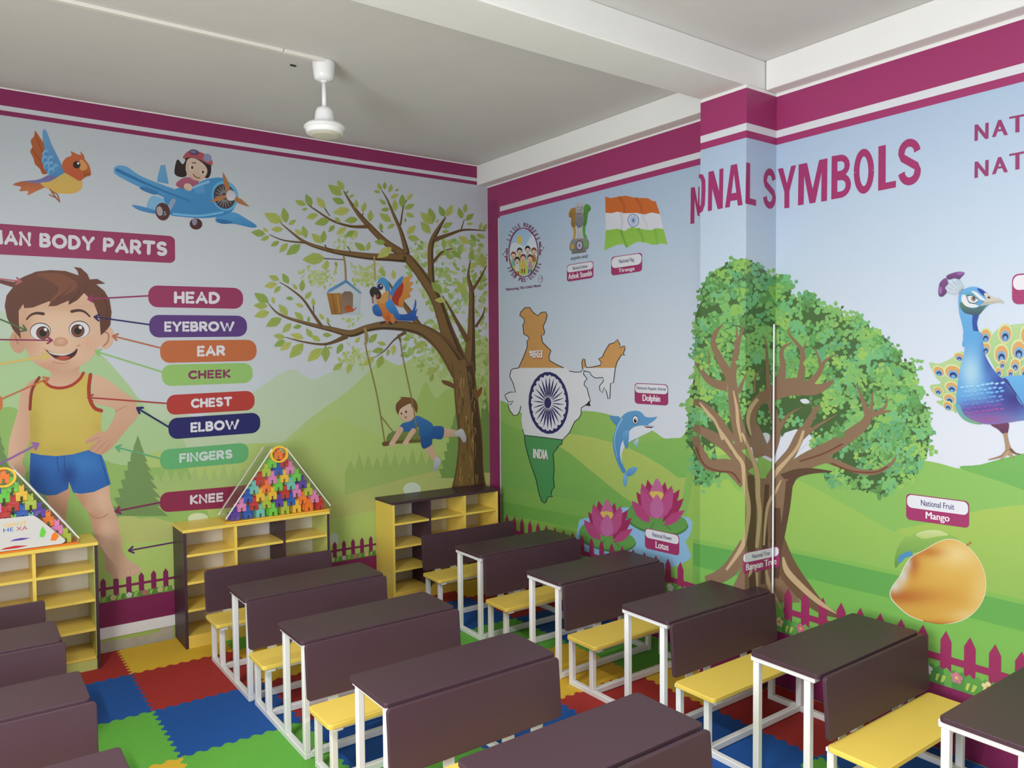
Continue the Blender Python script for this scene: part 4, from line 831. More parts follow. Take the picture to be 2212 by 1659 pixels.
f = Fig('fence_border', 'plum picket fence with grass and flowers along the bottom of the symbols mural', 'R', 6.2)
FP = '96305e'
f.up(); bands(-.01, .302, '862c5a', '862c5a')
def fl(u0, u1, tip):
    f.wl([(u0, tip-.152), (u1, tip-.152), (u1, tip-.118), (u0, tip-.118)], FP, same=True)
    u = u0-.03
    while u > u1+.03:
        f.wl([(u-.025, .30), (u+.025, .30), (u+.025, tip-.048), (u, tip), (u-.025, tip-.048)], FP, same=True); u -= .1065
f.up(); fl(-.22, -2.3, .545); fl(-2.93, -4.9, .566)
f.up(); u = -.2
while u > -4.9:
    if -2.87 < u < -2.25: u -= .03; continue
    f.wl([(u, .300), (u-.05, .300), (u-.046, .372), (u-.025, .392), (u-.005, .372)], random.choice(['5f9c4c', '559348', '6ca852', '4f8c46']), same=True); u -= .034
k = 0; u = -.3
while u > -4.9:
    if not -2.87 < u < -2.25:
        f.up(); f.wl([(u-.05+.010, .315), (u-.05, .312), (u-.062, .352), (u-.046, .346)], 'b9cc62', same=True); f.wl([(u-.064, .312), (u-.078, .316), (u-.092, .348), (u-.074, .350)], 'b4c85c', same=True)
        flower(f, u, .357, .028, ['c47080', 'dcdde0', 'c88090', 'e0d3a0'][k % 4], ['dcae60', 'd8c890', 'e0c060', 'c8903c'][k % 4])
    u -= .137; k += 1
f.build()

# ---------------- emblems and signs
def sign(small, big, quad, z, split=.47, name='sign', k=K):
    f = Fig('name_sign', 'plum and white sign reading '+small+' '+big, 'R', 6.4).cs(*z, k); q = quad
    f.rr(q, '9a3566', .16)
    mp = lambda a, b: tuple(q[0][i]*(1-a)*(1-b)+q[1][i]*a*(1-b)+q[2][i]*a*b+q[3][i]*(1-a)*b for i in (0, 1))
    f.rr([mp(.015, .035), mp(.985, .035), mp(.985, split), mp(.015, split)], 'd6d8e0', .38)
    a = .5-.5*min(.92, .038*len(small)); f.text(small, [mp(a, split*.32), mp(1-a, split*.32), mp(1-a, split*.74), mp(a, split*.74)], '3c3a70', .015)
    a = .5-.5*min(.9, .076*len(big)); f.text(big, [mp(a, split+.07), mp(1-a, split+.07), mp(1-a, .95 if any(c in 'gpqy' for c in big) else .87), mp(a, .95 if any(c in 'gpqy' for c in big) else .87)], 'e2dfe6', .028)
    f.build()
sign('National Emblem', 'Ashok Stambh', [(808, 760), (1032, 725), (1034, 868), (808, 904)], (1020, 380))
sign('National Flag', 'Tiranga', [(1186, 692), (1448, 654), (1448, 812), (1186, 852)], (1020, 380), .62)
sign('National Aquatic Animal', 'Dolphin', [(1386, 186), (1670, 200), (1672, 380), (1386, 362)], (1020, 780))
sign('National Flower', 'Lotus', [(1474, 1420), (1766, 1484), (1766, 1662), (1474, 1596)], (1020, 780))
sign('National Tree', 'Banyan Tree', [(572, 1085), (880, 1022), (885, 1200), (572, 1268)], (1460, 920))
sign('National Fruit', 'Mango', [(603, 272), (1166, 345), (1166, 584), (603, 505)], (1812, 1000), .53, k=.24111)
f = Fig('name_sign', 'plum and white sign cut by the right photo edge', 'R', 6.4).cs(1960, 560, .11392); f.rr([(1985, 285), (3400, 180), (3400, 790), (1985, 860)], '9a3566', .22); f.rr([(2005, 312), (3380, 205), (3380, 500), (2005, 590)], 'd6d4dc', .42); f.build()

# title lettering across the column
f = Fig('title_lettering', 'large plum capitals NATIONAL SYMBOLS running across the column', 'R', 1.6).cs(1460, 160, .33996); TP = '9c3468'
f.poly([(95, 722), (120, 718), (140, 830), (143, 715), (150, 714), (150, 905), (138, 900), (119, 800), (117, 949), (92, 953)], TP, sm=False)
f.poly([(146, 636), (172, 638), (187, 672), (188, 740), (184, 830), (170, 872), (143, 890), (143, 846), (158, 832), (162, 760), (162, 690), (156, 664), (146, 660)], TP, sm=False)
for ch, q in (('N', [(207, 622), (302, 598), (298, 853), (203, 872)]), ('A', [(318, 586), (420, 564), (424, 832), (312, 850)]), ('L', [(447, 560), (508, 578), (510, 838), (441, 822)]), ('S', [(558, 596), (634, 602), (636, 864), (553, 848)]), ('Y', [(648, 603), (764, 578), (762, 848), (648, 855)]), ('M', [(780, 575), (963, 535), (960, 805), (775, 835)]),
              ('B', [(990, 522), (1112, 502), (1115, 775), (987, 797)]), ('O', [(1130, 482), (1258, 470), (1260, 748), (1130, 770)]), ('L', [(1287, 460), (1398, 435), (1398, 720), (1285, 742)]), ('S', [(1412, 420), (1555, 402), (1558, 698), (1412, 716)])):
    f.heavy(ch, q, TP)
f.build()
f = Fig('small_lettering', 'two lines of plum capitals beginning NAT at the right photo edge', 'R', 1.6).cs(1460, 160, .33996)
for dy in (0, 236):
    for ch, q in (('N', [(1898, 322), (1988, 308), (1986, 410), (1897, 426)]), ('A', [(2008, 298), (2108, 284), (2110, 386), (2008, 402)]), ('T', [(2118, 272), (2222, 252), (2222, 362), (2118, 378)])): f.text(ch, [(a, b+dy) for a, b in q], '8f3a6a', .05)
f.build()

# school logo
EK = .13261
f = Fig('school_logo', 'oval school logo with children, reading LITTLE WONDERS IPSM PRE-SCHOOL', 'R', 1.6).cs(1080, 420, EK)
f.ell(380, 945, 243, 404, '7c3358', -3); f.ell(380, 945, 232, 392, 'd6d8e2', -3); f.ell(380, 945, 225, 382, '9dbfe0', -3, 'c2d4e8')
f.poly([(160, 900), (200, 800), (290, 790), (390, 850), (450, 780), (500, 690), (560, 650), (605, 800), (605, 1000), (160, 1050)], 'd2dcea'); f.ell(318, 740, 45, 70, 'd8bf62', -3)
f.poly([(165, 1080), (250, 1030), (400, 1010), (595, 1020), (570, 1140), (500, 1250), (390, 1320), (290, 1290), (210, 1200)], 'b4cc72', 'a6c860')
def kid(x, y, hair, shirt, leg):
    f.poly([(x-28, y+60), (x+28, y+60), (x+34, y+170), (x-34, y+170)], shirt, sm=False); f.st([(x-26, y+85), (x-48, y+125)], 'd8b8a0', 15); f.st([(x+26, y+85), (x+48, y+125)], 'd8b8a0', 15)
    
    if y > 1000: f.st([(x-18, y+190), (x-20, y+240)], leg, 22); f.st([(x+18, y+190), (x+20, y+240)], leg, 22)
    f.ell(x, y, 46, 62, hair); f.ell(x, y+22, 38, 46, 'dfc2ae'); f.ell(x, y+48, 9, 10, '8c3a34'); f.ell(x-15, y+22, 5, 8, '3a2a2a'); f.ell(x+15, y+22, 5, 8, '3a2a2a')
for a in ((220, 990, '8a5138', '78b0a8', 'b0b8a0'), (320, 925, '22242e', 'c8b060', '8090a0'), (450, 895, '22242e', 'a8c0d8', '8090a0'), (552, 925, '7c4634', 'a86a3c', '804830'), (280, 1075, '222230', 'd0d0d8', 'b8503c'), (490, 1035, '5c3a34', 'b088b4', '4c6c98'), (378, 1030, '6c3c34', 'd0b050', 'a0582c')): kid(*a)
for s, x, y in ((-1, 112, 985), (1, 650, 880)):
    f.poly([(x-14, y-105), (x+14, y-110), (x+10, y-10), (x-8, y)], '82305a', sm=False); f.poly([(x-12, y+10), (x+10, y), (x+12, y+110), (x-14, y+105)], '82305a', sm=False)
    for dx, dy, c in ((30, -50, '4c8c58'), (60, -10, '5c8c60'), (30, 30, '8c4c5c'), (50, -60, 'd8d8d0'), (20, 0, 'd8d8dc')): f.ell(x+s*dx, y+dy, 10, 14, c)
def arctext(t, cx, cy, rx, ry, a0, a1, hgt, wd, flip=False):
    n = len(t)
    for i, ch in enumerate(t):
        if ch == ' ': continue
        a = math.radians(a0+(a1-a0)*i/(n-1)); x, y = cx+rx*math.cos(a), cy-ry*math.sin(a); tx, ty = -math.sin(a)*rx, -math.cos(a)*ry; l = math.hypot(tx, ty); tx, ty = tx/l, ty/l
        if not flip: tx, ty = -tx, -ty
        ux, uy = ty, -tx
        w2 = wd*(.5 if ch in 'I-' else 1.25 if ch in 'WM' else 1)
        h0 = hgt*(.12 if ch == '-' else 1)
        Q = [(x-tx*w2+ux*h0, y-ty*w2+uy*h0), (x+tx*w2+ux*h0, y+ty*w2+uy*h0), (x+tx*w2-ux*h0, y+ty*w2-uy*h0), (x-tx*w2-ux*h0, y-ty*w2-uy*h0)]; f.text(ch, Q, '82486c', .05)
arctext('LITTLE WONDERS', 380, 945, 272, 452, 152, 30, 34, 15); arctext('IPSM PRE-SCHOOL', 380, 945, 278, 448, 214, 336, 34, 15, True)
f.st([(380+237*math.cos(math.radians(k*10-3)), 945+397*math.sin(math.radians(k*10-3))) for k in range(37)], '7c3358', 13, sm=False)
f.ell(655, 1375, 36, 60, '8a5274'); f.ell(655, 1375, 32, 55, 'bccbdd'); f.text('TM', [(632, 1362), (682, 1352), (682, 1392), (632, 1402)], '8a5274', 0)
f.text('Nurturing The Little Minds', [(95, 1525), (665, 1462), (665, 1515), (95, 1585)], '82486c', .02); f.build()

# national emblem
f = Fig('lion_emblem', 'orange, grey and green lion capital emblem printed on the wall', 'R', 1.6).cs(1080, 420, EK)
f.poly([(1120, 310), (1150, 240), (1190, 220), (1240, 225), (1250, 330), (1235, 450), (1225, 540), (1190, 550), (1155, 480), (1160, 390), (1125, 370)], 'a98240', '8a6a38'); f.poly([(1365, 220), (1380, 175), (1415, 155), (1470, 190), (1478, 250), (1440, 300), (1425, 380), (1410, 480), (1375, 545), (1345, 480), (1350, 330)], '5c9440', '4c7c3a')
f.poly([(1240, 150), (1290, 130), (1350, 125), (1365, 200), (1358, 300), (1300, 340), (1240, 310), (1232, 220)], 'bcbcc4', '96969c'); f.poly([(1240, 330), (1300, 345), (1360, 310), (1365, 420), (1340, 510), (1295, 560), (1250, 520), (1225, 440)], '8c8c92', '76767c')
f.poly([(1190, 540), (1232, 540), (1235, 640), (1215, 740), (1180, 770), (1190, 700), (1200, 620)], 'c09040'); f.poly([(1235, 530), (1275, 560), (1330, 530), (1345, 640), (1350, 720), (1310, 760), (1255, 720), (1245, 640)], 'c6c6cc', 'b8b8be'); f.poly([(1345, 530), (1390, 530), (1390, 640), (1420, 700), (1380, 730), (1350, 660)], '5c9c48')
f.poly([(1135, 830), (1170, 740), (1260, 720), (1400, 715), (1448, 760), (1440, 880), (1400, 900), (1395, 940), (1180, 968), (1170, 930), (1140, 900)], '8c8c88', '6c6c6a'); f.ell(1180, 850, 32, 45, 'c09848'); f.ell(1395, 810, 34, 50, '68a450'); f.ell(1295, 830, 58, 82, '2e2c40'); f.ell(1295, 830, 46, 68, 'c0c0d0')
for k in range(12): a = math.radians(k*30); f.st([(1295, 830), (1295+42*math.cos(a), 830+62*math.sin(a))], '4a4a78', 4, sm=False, same=k > 0, cap=False)
f.ell(1295, 830, 9, 12, '2e2c60'); rn = random.Random(9); f.up()
for k in range(70):
    x, y = rn.uniform(1150, 1440), rn.uniform(180, 520)
    if abs(x-1295) < 40+60*(y > 200): f.st([(x, y), (x+rn.uniform(-8, 8), y+rn.uniform(14, 34))], '4c4c52', 4, same=True, cap=False)
f.st([(1262, 310), (1295, 328), (1335, 300)], '3a3a40', 9); f.st([(1262, 200), (1285, 215)], '4c4c52', 7); f.st([(1310, 208), (1340, 195)], '4c4c52', 7); f.st([(1270, 560), (1275, 730)], '6c6c72', 5); f.st([(1310, 560), (1315, 730)], '6c6c72', 5); f.st([(1135, 330), (1165, 300), (1170, 380)], '5a4422', 6); f.st([(1440, 220), (1460, 260)], '2f5a28', 6)
f.text('सत्यमेव जयते', [(1150, 1015), (1432, 970), (1432, 1050), (1150, 1090)], '4a4a5a', .02); f.build()

# flag
f = Fig('printed_flag', 'waving tricolour flag with blue wheel printed on the wall', 'R', 1.6).cs(1020, 380, K)
f.poly([(1134, 175), (1180, 190), (1240, 178), (1310, 168), (1380, 185), (1440, 188), (1500, 190), (1540, 215), (1565, 215), (1602, 325), (1580, 322), (1530, 312), (1470, 330), (1400, 315), (1330, 318), (1290, 318), (1240, 305), (1190, 318), (1138, 315)], 'c46a34', 'c8672e', sm=False)
f.poly([(1138, 315), (1190, 318), (1240, 305), (1290, 318), (1330, 318), (1400, 315), (1470, 330), (1530, 312), (1602, 325), (1632, 455), (1580, 445), (1530, 462), (1480, 458), (1400, 445), (1360, 435), (1300, 470), (1240, 450), (1140, 465)], 'd5d6de', 'cfd2dc', sm=False)
f.poly([(1140, 465), (1240, 450), (1300, 470), (1360, 435), (1400, 445), (1480, 458), (1530, 462), (1580, 445), (1632, 455), (1666, 585), (1610, 575), (1550, 590), (1500, 575), (1420, 560), (1370, 580), (1315, 615), (1290, 580), (1230, 590), (1128, 635)], '8cba4c', '8fc052', sm=False)
for q, c in ((([(1260, 185), (1290, 240), (1300, 310)]), 'b45f2e'), ([(1400, 195), (1440, 260), (1450, 320)], 'b45f2e'), ([(1270, 320), (1280, 400), (1270, 455)], 'c2c8d2'), ([(1450, 335), (1480, 400), (1500, 455)], 'c6ccd6'), ([(1270, 470), (1290, 530), (1320, 605)], '74a846'), ([(1420, 455), (1450, 520), (1460, 560)], '7cae48'), ([(1560, 460), (1580, 580)], '80b44c')): f.st(q, c, 26, 16)
f.ell(1375, 380, 48, 56, '4c70ac', -10); f.ell(1375, 380, 42, 50, 'cdd6e6', -10)
for k in range(12): a = math.radians(k*30); f.st([(1375, 380), (1375+34*math.cos(a), 380+42*math.sin(a))], '4c74b0', 4, sm=False, same=k > 0, cap=False)
f.build()

# map of the country
f = Fig('printed_map', 'tricolour map of India with blue wheel, labelled INDIA', 'R', 1.6).cs(1020, 780, K)
up = lambda L: [(a, b-1580) for a, b in L]
north = up([(395, 1640), (440, 1540), (470, 1460), (468, 1410), (488, 1385), (470, 1365), (440, 1350), (432, 1270), (447, 1250), (440, 1215), (405, 1190), (415, 1160), (450, 1125), (490, 1122), (520, 1165), (558, 1192), (590, 1165), (625, 1160), (640, 1185), (630, 1230), (605, 1285), (618, 1330), (610, 1360), (590, 1355), (600, 1420), (640, 1460), (672, 1490), (655, 1540), (660, 1575), (720, 1610), (780, 1638)])
white = [(395, 58), (780, 58), (800, 58), (830, 85), (880, 95), (930, 92), (945, 60), (955, 85), (948, 110), (980, 150), (958, 180), (955, 205), (980, 230), (1000, 310), (1010, 340), (975, 370), (930, 400), (930, 450), (910, 490), (875, 515), (830, 610), (770, 672), (600, 650), (445, 632), (430, 580), (420, 500), (425, 440), (415, 385), (405, 430), (385, 460), (355, 465), (320, 420), (305, 372), (330, 372), (350, 340), (310, 350), (285, 310), (278, 290), (320, 265), (370, 265), (350, 190), (320, 130), (330, 80), (350, 65)]
south = [(445, 632), (600, 650), (770, 672), (765, 710), (740, 722), (715, 755), (690, 790), (695, 850), (700, 930), (692, 1000), (702, 1080), (685, 1090), (672, 1140), (690, 1155), (645, 1160), (630, 1205), (615, 1213), (590, 1190), (570, 1130), (545, 1010), (500, 880), (470, 780), (450, 690)]
ne1 = up([(940, 1640), (935, 1590), (945, 1562), (962, 1565), (965, 1610), (980, 1635), (1020, 1632), (1095, 1615), (1100, 1590), (1078, 1560), (1110, 1545), (1130, 1500), (1170, 1435), (1210, 1425), (1238, 1395), (1262, 1440), (1258, 1465), (1300, 1450), (1305, 1475), (1290, 1515), (1305, 1530), (1275, 1525), (1235, 1590), (1222, 1640)])
ne2 = [(940, 58), (1222, 58), (1215, 110), (1205, 185), (1180, 190), (1175, 320), (1160, 325), (1145, 260), (1125, 225), (1110, 270), (1090, 250), (1085, 215), (1120, 170), (1115, 140), (1050, 145), (1015, 120), (1005, 95), (960, 85)]
for P, c, c2 in ((north, 'c8965c', 'c4935a'), (white, 'd9dae2', 'd4d6de'), (south, '4c9058', '478c54'), (ne1, 'c8965c', 'c8965c'), (ne2, 'd4d8e0', 'd0d6de')): f.poly(P, c, c2, sm=False)
for P in (north[:], white[3:25] , white[27:]+[north[0]], south[2:]+[south[0]], ne1[:], ne2[1:]): f.st(P, '26282c', 7, sm=False)
f.poly([(965, 380), (1000, 335), (1010, 385)], '26282c', sm=False)
f.ell(652, 357, 172, 266, '2e2862', -2); f.ell(652, 357, 150, 240, 'd6d8e2', -2)
for k in range(24):
    a = math.radians(k*15+4); dx, dy = math.cos(a), math.sin(a); f.leaf(652+25*dx, 357+38*dy, 652+140*dx, 357+228*dy, '2e2862', .09, same=k > 0)
for k in range(24): a = math.radians(k*15+11); f.ell(652+151*math.cos(a), 357+241*math.sin(a), 11, 13, '2e2862', same=k > 0, n=10)
f.ell(645, 357, 30, 46, '2e2862')
f.text('INDIA', [(522, 755), (648, 765), (648, 845), (522, 832)], '8c6a5c', .03); f.text('INDIA', [(520, 748), (646, 758), (646, 838), (520, 825)], 'dcdce2', .03)
f.text('भारत', up([(488, 1500), (605, 1496), (605, 1560), (488, 1564)]), '9c5844', .05); f.text('भारत', up([(486, 1492), (603, 1488), (603, 1552), (486, 1556)]), 'dedce0', .05); f.build()

# dolphin
f = Fig('printed_dolphin', 'blue smiling dolphin leaping upright, printed on the wall', 'R', 1.6).cs(1020, 780, K)
f.poly([(1170, 470), (1210, 468), (1260, 480), (1240, 550), (1200, 520)], '5c90c0', '4c80b4')
f.poly([(1380, 690), (1415, 660), (1415, 700), (1400, 740), (1385, 715)], 'c4ccd8', '6c9cc8')
f.poly([(1215, 610), (1240, 530), (1300, 450), (1380, 424), (1440, 435), (1480, 475), (1540, 480), (1578, 475), (1550, 510), (1500, 545), (1555, 560), (1530, 595), (1440, 640), (1350, 690), (1300, 720), (1275, 800), (1285, 880), (1310, 940), (1285, 955), (1240, 870), (1205, 760), (1200, 680)], '5f98c8', '4a84ba')
f.poly([(1340, 600), (1390, 560), (1470, 550), (1555, 565), (1530, 595), (1440, 640), (1340, 690), (1300, 730), (1275, 800), (1280, 880), (1262, 800), (1275, 700)], 'd3d8e4', 'c4cedd')
f.poly([(1460, 555), (1545, 562), (1530, 572), (1490, 570)], '2e2a30', sm=False); f.poly([(1470, 560), (1520, 566), (1500, 572)], 'b84438', sm=False)
f.poly([(1290, 610), (1335, 595), (1335, 680), (1318, 752), (1290, 690)], '6aa2d0', '4a80b4')
f.ell(1392, 502, 27, 38, '38506c'); f.ell(1392, 502, 22, 32, 'e0e2e8'); f.ell(1392, 508, 13, 20, '22283c'); f.ell(1397, 498, 4, 6, 'f0f0f4')
f.st([(1280, 490), (1230, 590), (1215, 700), (1240, 830)], '9cc4e4', 9, 3)
f.poly([(1310, 960), (1340, 915), (1400, 905), (1408, 925), (1370, 970), (1320, 985)], '6ca2cc', '4c84b8'); f.poly([(1295, 965), (1325, 985), (1320, 1040), (1305, 1075), (1285, 1030)], '78acd4', '5c94c4'); f.build()

# lotus pond
f = Fig('printed_lotus', 'two pink lotus flowers on round leaves in a blue pond, printed on the wall', 'R', 1.6).cs(1020, 780, K)
f.poly([(905, 1400), (950, 1345), (1020, 1330), (1200, 1270), (1335, 1248), (1500, 1290), (1850, 1340), (1858, 1480), (1820, 1540), (1845, 1600), (1840, 1700), (1500, 1800), (905, 1760)], '8fb8dc', '86b0d6')
def lotus(dx, dy, k):
    g = lambda P: [(dx+a*k, dy+b*k) for a, b in P]
    f.poly(g([(-255, -5), (-250, 60), (-170, 120), (-60, 160), (80, 185), (190, 170), (262, 120), (255, 70), (150, 20), (0, -40), (-180, -70), (-235, -50)]), '4c8048', '487c44')
    f.poly(g([(-255, -25), (-240, 40), (-170, 100), (-60, 140), (80, 165), (190, 150), (262, 95), (230, 30), (120, -20), (-60, -70), (-200, -80)]), '5f944e', '649a50')
    for q in ([(-150, 20), (-60, 40)], [(-20, 70), (-60, 130)], [(60, 75), (120, 130)]): f.st(g(q), '446f40', 6)
    D, Md, Lt = '98305c', 'ac4678', 'b86a98'
    for a in ((-40, 20, -175, -195, D), (40, 20, 195, -215, D), (-20, 0, -80, -300, D), (30, 0, 70, -280, D), (-60, 60, -215, -90, Md), (50, 60, 230, -140, D), (-30, 30, -130, -270, Md), (20, 40, 130, -250, Md)): f.leaf(dx+a[0]*k, dy+a[1]*k, dx+a[2]*k, dy+a[3]*k, a[4], .36, same=False)
    f.poly(g([(-60, -190), (-30, -260), (0, -310), (40, -250), (58, -180), (40, -130), (0, -120), (-40, -140)]), Lt, 'b4608e'); f.poly(g([(-60, -190), (0, -200), (56, -180), (40, -130), (0, -120), (-40, -150)]), 'cdb45c')
    f.leaf(dx-60*k, dy+70*k, dx-215*k, dy-120*k, Md, .4, same=False); f.leaf(dx+60*k, dy+90*k, dx+240*k, dy-40*k, Md, .36, same=False); f.leaf(dx-20*k, dy+40*k, dx-140*k, dy-220*k, 'b05084', .36, same=False); f.leaf(dx+30*k, dy+40*k, dx+140*k, dy-220*k, 'b05084', .36, same=False)
    f.poly(g([(0, -170), (38, -120), (58, -50), (45, 10), (0, 30), (-45, 5), (-58, -60), (-38, -120)]), 'b66594', 'b868a0')
lotus(1575, 1310, 1.0); lotus(1150, 1465, .92); f.build()

# banyan
f = Fig('printed_banyan', 'broad green banyan tree printed around the column', 'R', 1.6).cs(1460, 540, K)
CRN = [(165, 560), (215, 440), (208, 350), (260, 250), (330, 180), (420, 130), (560, 70), (660, 105), (770, 180), (820, 235), (900, 225), (970, 290), (985, 400), (1040, 405), (1130, 355), (1190, 400), (1210, 470), (1330, 515), (1410, 500), (1430, 575), (1520, 565), (1570, 580), (1645, 630), (1665, 705), (1740, 725), (1810, 765), (1830, 810), (1915, 905), (1930, 960), (2025, 955), (2055, 1020), (2030, 1120), (2085, 1200), (2060, 1290), (2145, 1340), (2155, 1440), (2165, 1520), (2165, 1640), (2140, 1760), (2080, 1850), (2000, 1970), (1850, 2020), (1750, 2100), (1640, 2050), (1500, 2045), (1400, 1990), (1270, 1950), (1260, 1900), (1400, 1880), (1380, 1800), (1200, 1700), (1130, 1610), (900, 1580), (760, 1590), (500, 1640), (330, 1640), (340, 1760), (390, 1880), (360, 1970), (210, 2005), (160, 1950), (150, 1720), (90, 1640), (105, 1500), (105, 1300), (150, 1110), (165, 900)]
f.poly(CRN, '4c683f', '446039', sm=False)
rn = random.Random(11); GC = ['6ea35c', '5f9a58', '84b35c', '62a070', '7cae66', '90b860', '5c8c50', '6fae78', '78b068']
def inner(x, y):      # dark gaps around the limbs
    return ((x-900)/480)**2+((y-1440)/220)**2 < 1 or ((x-420)/230)**2+((y-1560)/170)**2 < .9 or ((x-1500)/300)**2+((y-1830)/130)**2 < .7 or ((x-760)/120)**2+((y-1100)/170)**2 < 1
def tuft(cx, cy, r, c, n):
    for j in range(n):
        a = rn.uniform(0, 6.28); q = r*math.sqrt(rn.random()); x, y = cx+q*math.cos(a), cy+q*math.sin(a); b = rn.uniform(0, 6.28); l = rn.uniform(28, 52)
        f.leaf(x, y, x+l*math.cos(b), y+l*math.sin(b), c, .78)
n = 0; f.up()
for i in range(len(CRN)):                       # ragged rim
    (x0, y0), (x1, y1) = CRN[i-1], CRN[i]; m = max(1, int(math.hypot(x1-x0, y1-y0)/28))
    for j in range(m):
        t = j/m; x, y = x0+(x1-x0)*t, y0+(y1-y0)*t; b = rn.uniform(0, 6.28); l = rn.uniform(24, 40); f.leaf(x, y, x+l*math.cos(b), y+l*math.sin(b), rn.choice(GC+['46603c']), .7)
tf = 0
while tf < 520:
    x, y = rn.uniform(100, 2170), rn.uniform(80, 2080)
    if not inside((x, y), CRN): continue
    if inner(x, y) and rn.random() < .86: continue
    if tf % 16 == 0: f.up()
    c = rn.choice(GC); tuft(x, y, rn.uniform(40, 80), c, rn.randint(9, 16)); tf += 1
SKY = 'cdd2de'
f.poly([(820, 1720), (870, 1650), (930, 1560), (1020, 1530), (1110, 1540), (1165, 1600), (1080, 1690), (960, 1800), (850, 1840)], SKY, sm=False); f.poly([(600, 1590), (640, 1640), (690, 1740), (700, 1820), (650, 1740), (610, 1660)], SKY, sm=False); f.poly([(330, 1680), (420, 1700), (440, 1740), (350, 1760)], '9fbd60', sm=False); f.poly([(1060, 1280), (1110, 1270), (1140, 1300), (1090, 1310)], SKY); f.poly([(700, 1590), (760, 1560), (800, 1580), (780, 1650)], SKY)
BW, BL, BD = '846a54', 'bca480', '5a4436'
LW = lambda P: [(a, b+1501, c) for a, b, c in P]
def limb(P, hl=None): f.st(P, BW, 0, cap=False)
for P in (LW([(600, 470, 150), (450, 345, 120), (290, 335, 100), (215, 240, 80), (165, 90, 60)]), LW([(620, 380, 130), (470, 200, 110), (320, 95, 90), (150, 10, 60)]), [(480, 1640, 90), (350, 1450, 80), (250, 1340, 60), (155, 1290, 50)], [(590, 1700, 160), (540, 1540, 110), (505, 1380, 95), (488, 1200, 84), (485, 1050, 62), (530, 800, 40), (585, 640, 10)], [(475, 1110, 80), (370, 920, 62), (322, 800, 50), (342, 700, 36), (405, 630, 8)],
          [(440, 1165, 90), (300, 1125, 62), (210, 1020, 36), (160, 930, 10)], [(500, 820, 26), (520, 740, 18), (520, 640, 6)], [(530, 1220, 40), (560, 1150, 30), (600, 1060, 8)], [(270, 1020, 20), (285, 930, 14), (270, 850, 5)], [(740, 1760, 150), (680, 1560, 110), (640, 1450, 90), (690, 1300, 90), (850, 1215, 130), (1000, 1165, 150), (1200, 1190, 90), (1345, 1115, 24)], [(880, 1150, 90), (912, 1000, 54), (900, 880, 38), (930, 820, 24), (1000, 790, 6)],
          [(1060, 1120, 64), (1082, 950, 50), (1070, 850, 34), (1000, 760, 22), (958, 700, 16), (990, 650, 5)], [(1130, 1150, 64), (1220, 1050, 46), (1270, 950, 28), (1370, 888, 6)], [(1240, 1000, 34), (1215, 910, 18), (1180, 830, 6)], [(1080, 880, 22), (1110, 780, 6)], [(790, 1240, 40), (780, 1000, 30), (770, 800, 16), (740, 720, 5)], [(670, 1220, 24), (680, 1080, 16), (740, 1010, 5)], [(780, 1760, 120), (850, 1600, 80), (850, 1450, 70), (800, 1300, 50)], [(880, 1520, 50), (960, 1410, 26), (1075, 1340, 6)],
          LW([(830, 470, 140), (900, 340, 110), (990, 220, 90), (1060, 80, 84)])+[(1110, 1510, 70), (1180, 1390, 44), (1250, 1300, 8)], [(1080, 1600, 40), (1180, 1520, 28), (1380, 1400, 5)], [(1170, 1400, 20), (1165, 1340, 12), (1145, 1280, 4)], LW([(900, 460, 160), (1100, 300, 130), (1350, 170, 120), (1540, 40, 100)])+[(1620, 1470, 80), (1660, 1410, 60), (1840, 1370, 8)], [(1645, 1430, 60), (1600, 1300, 36), (1545, 1150, 10)], [(1660, 1400, 40), (1675, 1290, 20), (1680, 1210, 6)], [(1720, 1390, 30), (1790, 1330, 20), (1800, 1250, 6)],
          LW([(1000, 380, 90), (1250, 290, 66), (1350, 310, 60), (1550, 385, 46), (1700, 395, 42), (1830, 330, 30), (1900, 220, 8)])): limb(P)
f.st(LW([(940, 470, 150), (1020, 410, 80), (1150, 385, 50), (1330, 390, 10)]), BD, 0, cap=False)
limb(LW([(740, 1500, 640), (745, 1250, 400), (745, 1050, 330), (750, 800, 310), (765, 600, 330), (770, 450, 380)]))
f.st(LW([(600, 1000, 110), (480, 1200, 130), (360, 1290, 110), (250, 1310, 60)]), BW, 0, cap=False); f.st(LW([(860, 950, 120), (940, 1200, 170), (1100, 1420, 150), (1250, 1560, 90), (1420, 1630, 30)]), '6e543f', 0, cap=False)
for P in ([(640, 420, 50), (650, 700, 70), (640, 950, 80), (650, 1100, 60)], [(970, 470, 60), (945, 700, 54), (905, 950, 40), (890, 1080, 20)], [(780, 500, 40), (760, 800, 40), (760, 1000, 50), (740, 1350, 40)], [(650, 1250, 60), (660, 1400, 60)], [(860, 700, 60), (870, 1000, 70), (850, 1300, 60)]): f.st(LW(P), BD, 0, cap=False)
f.st([(x, y+1501) for x, y in ((470, 210), (540, 300), (575, 420), (600, 560))], BD, 10)
for P in ([(350, 0, 20), (440, 130, 28), (510, 240, 30), (570, 330, 36), (590, 500, 40), (620, 700, 40), (600, 900, 34), (560, 1040, 40), (430, 1230, 20)], [(560, 60, 22), (600, 140, 26), (690, 390, 40), (700, 600, 40), (715, 760, 36), (690, 1040, 30)], [(1090, 40, 24), (1040, 180, 30), (950, 290, 30), (860, 390, 40), (830, 460, 16)], [(900, 460, 8), (850, 560, 26), (780, 700, 26), (750, 1020, 16)], [(915, 1120, 16), (950, 1240, 50), (1080, 1380, 50), (1230, 1510, 40), (1370, 1600, 10)], [(620, 1290, 8), (640, 1240, 26), (640, 1180, 8)], [(770, 1230, 20), (800, 1370, 36), (900, 1560, 16)], [(690, 1250, 24), (695, 1400, 14)]): f.st(LW(P), BL, 0, cap=False)
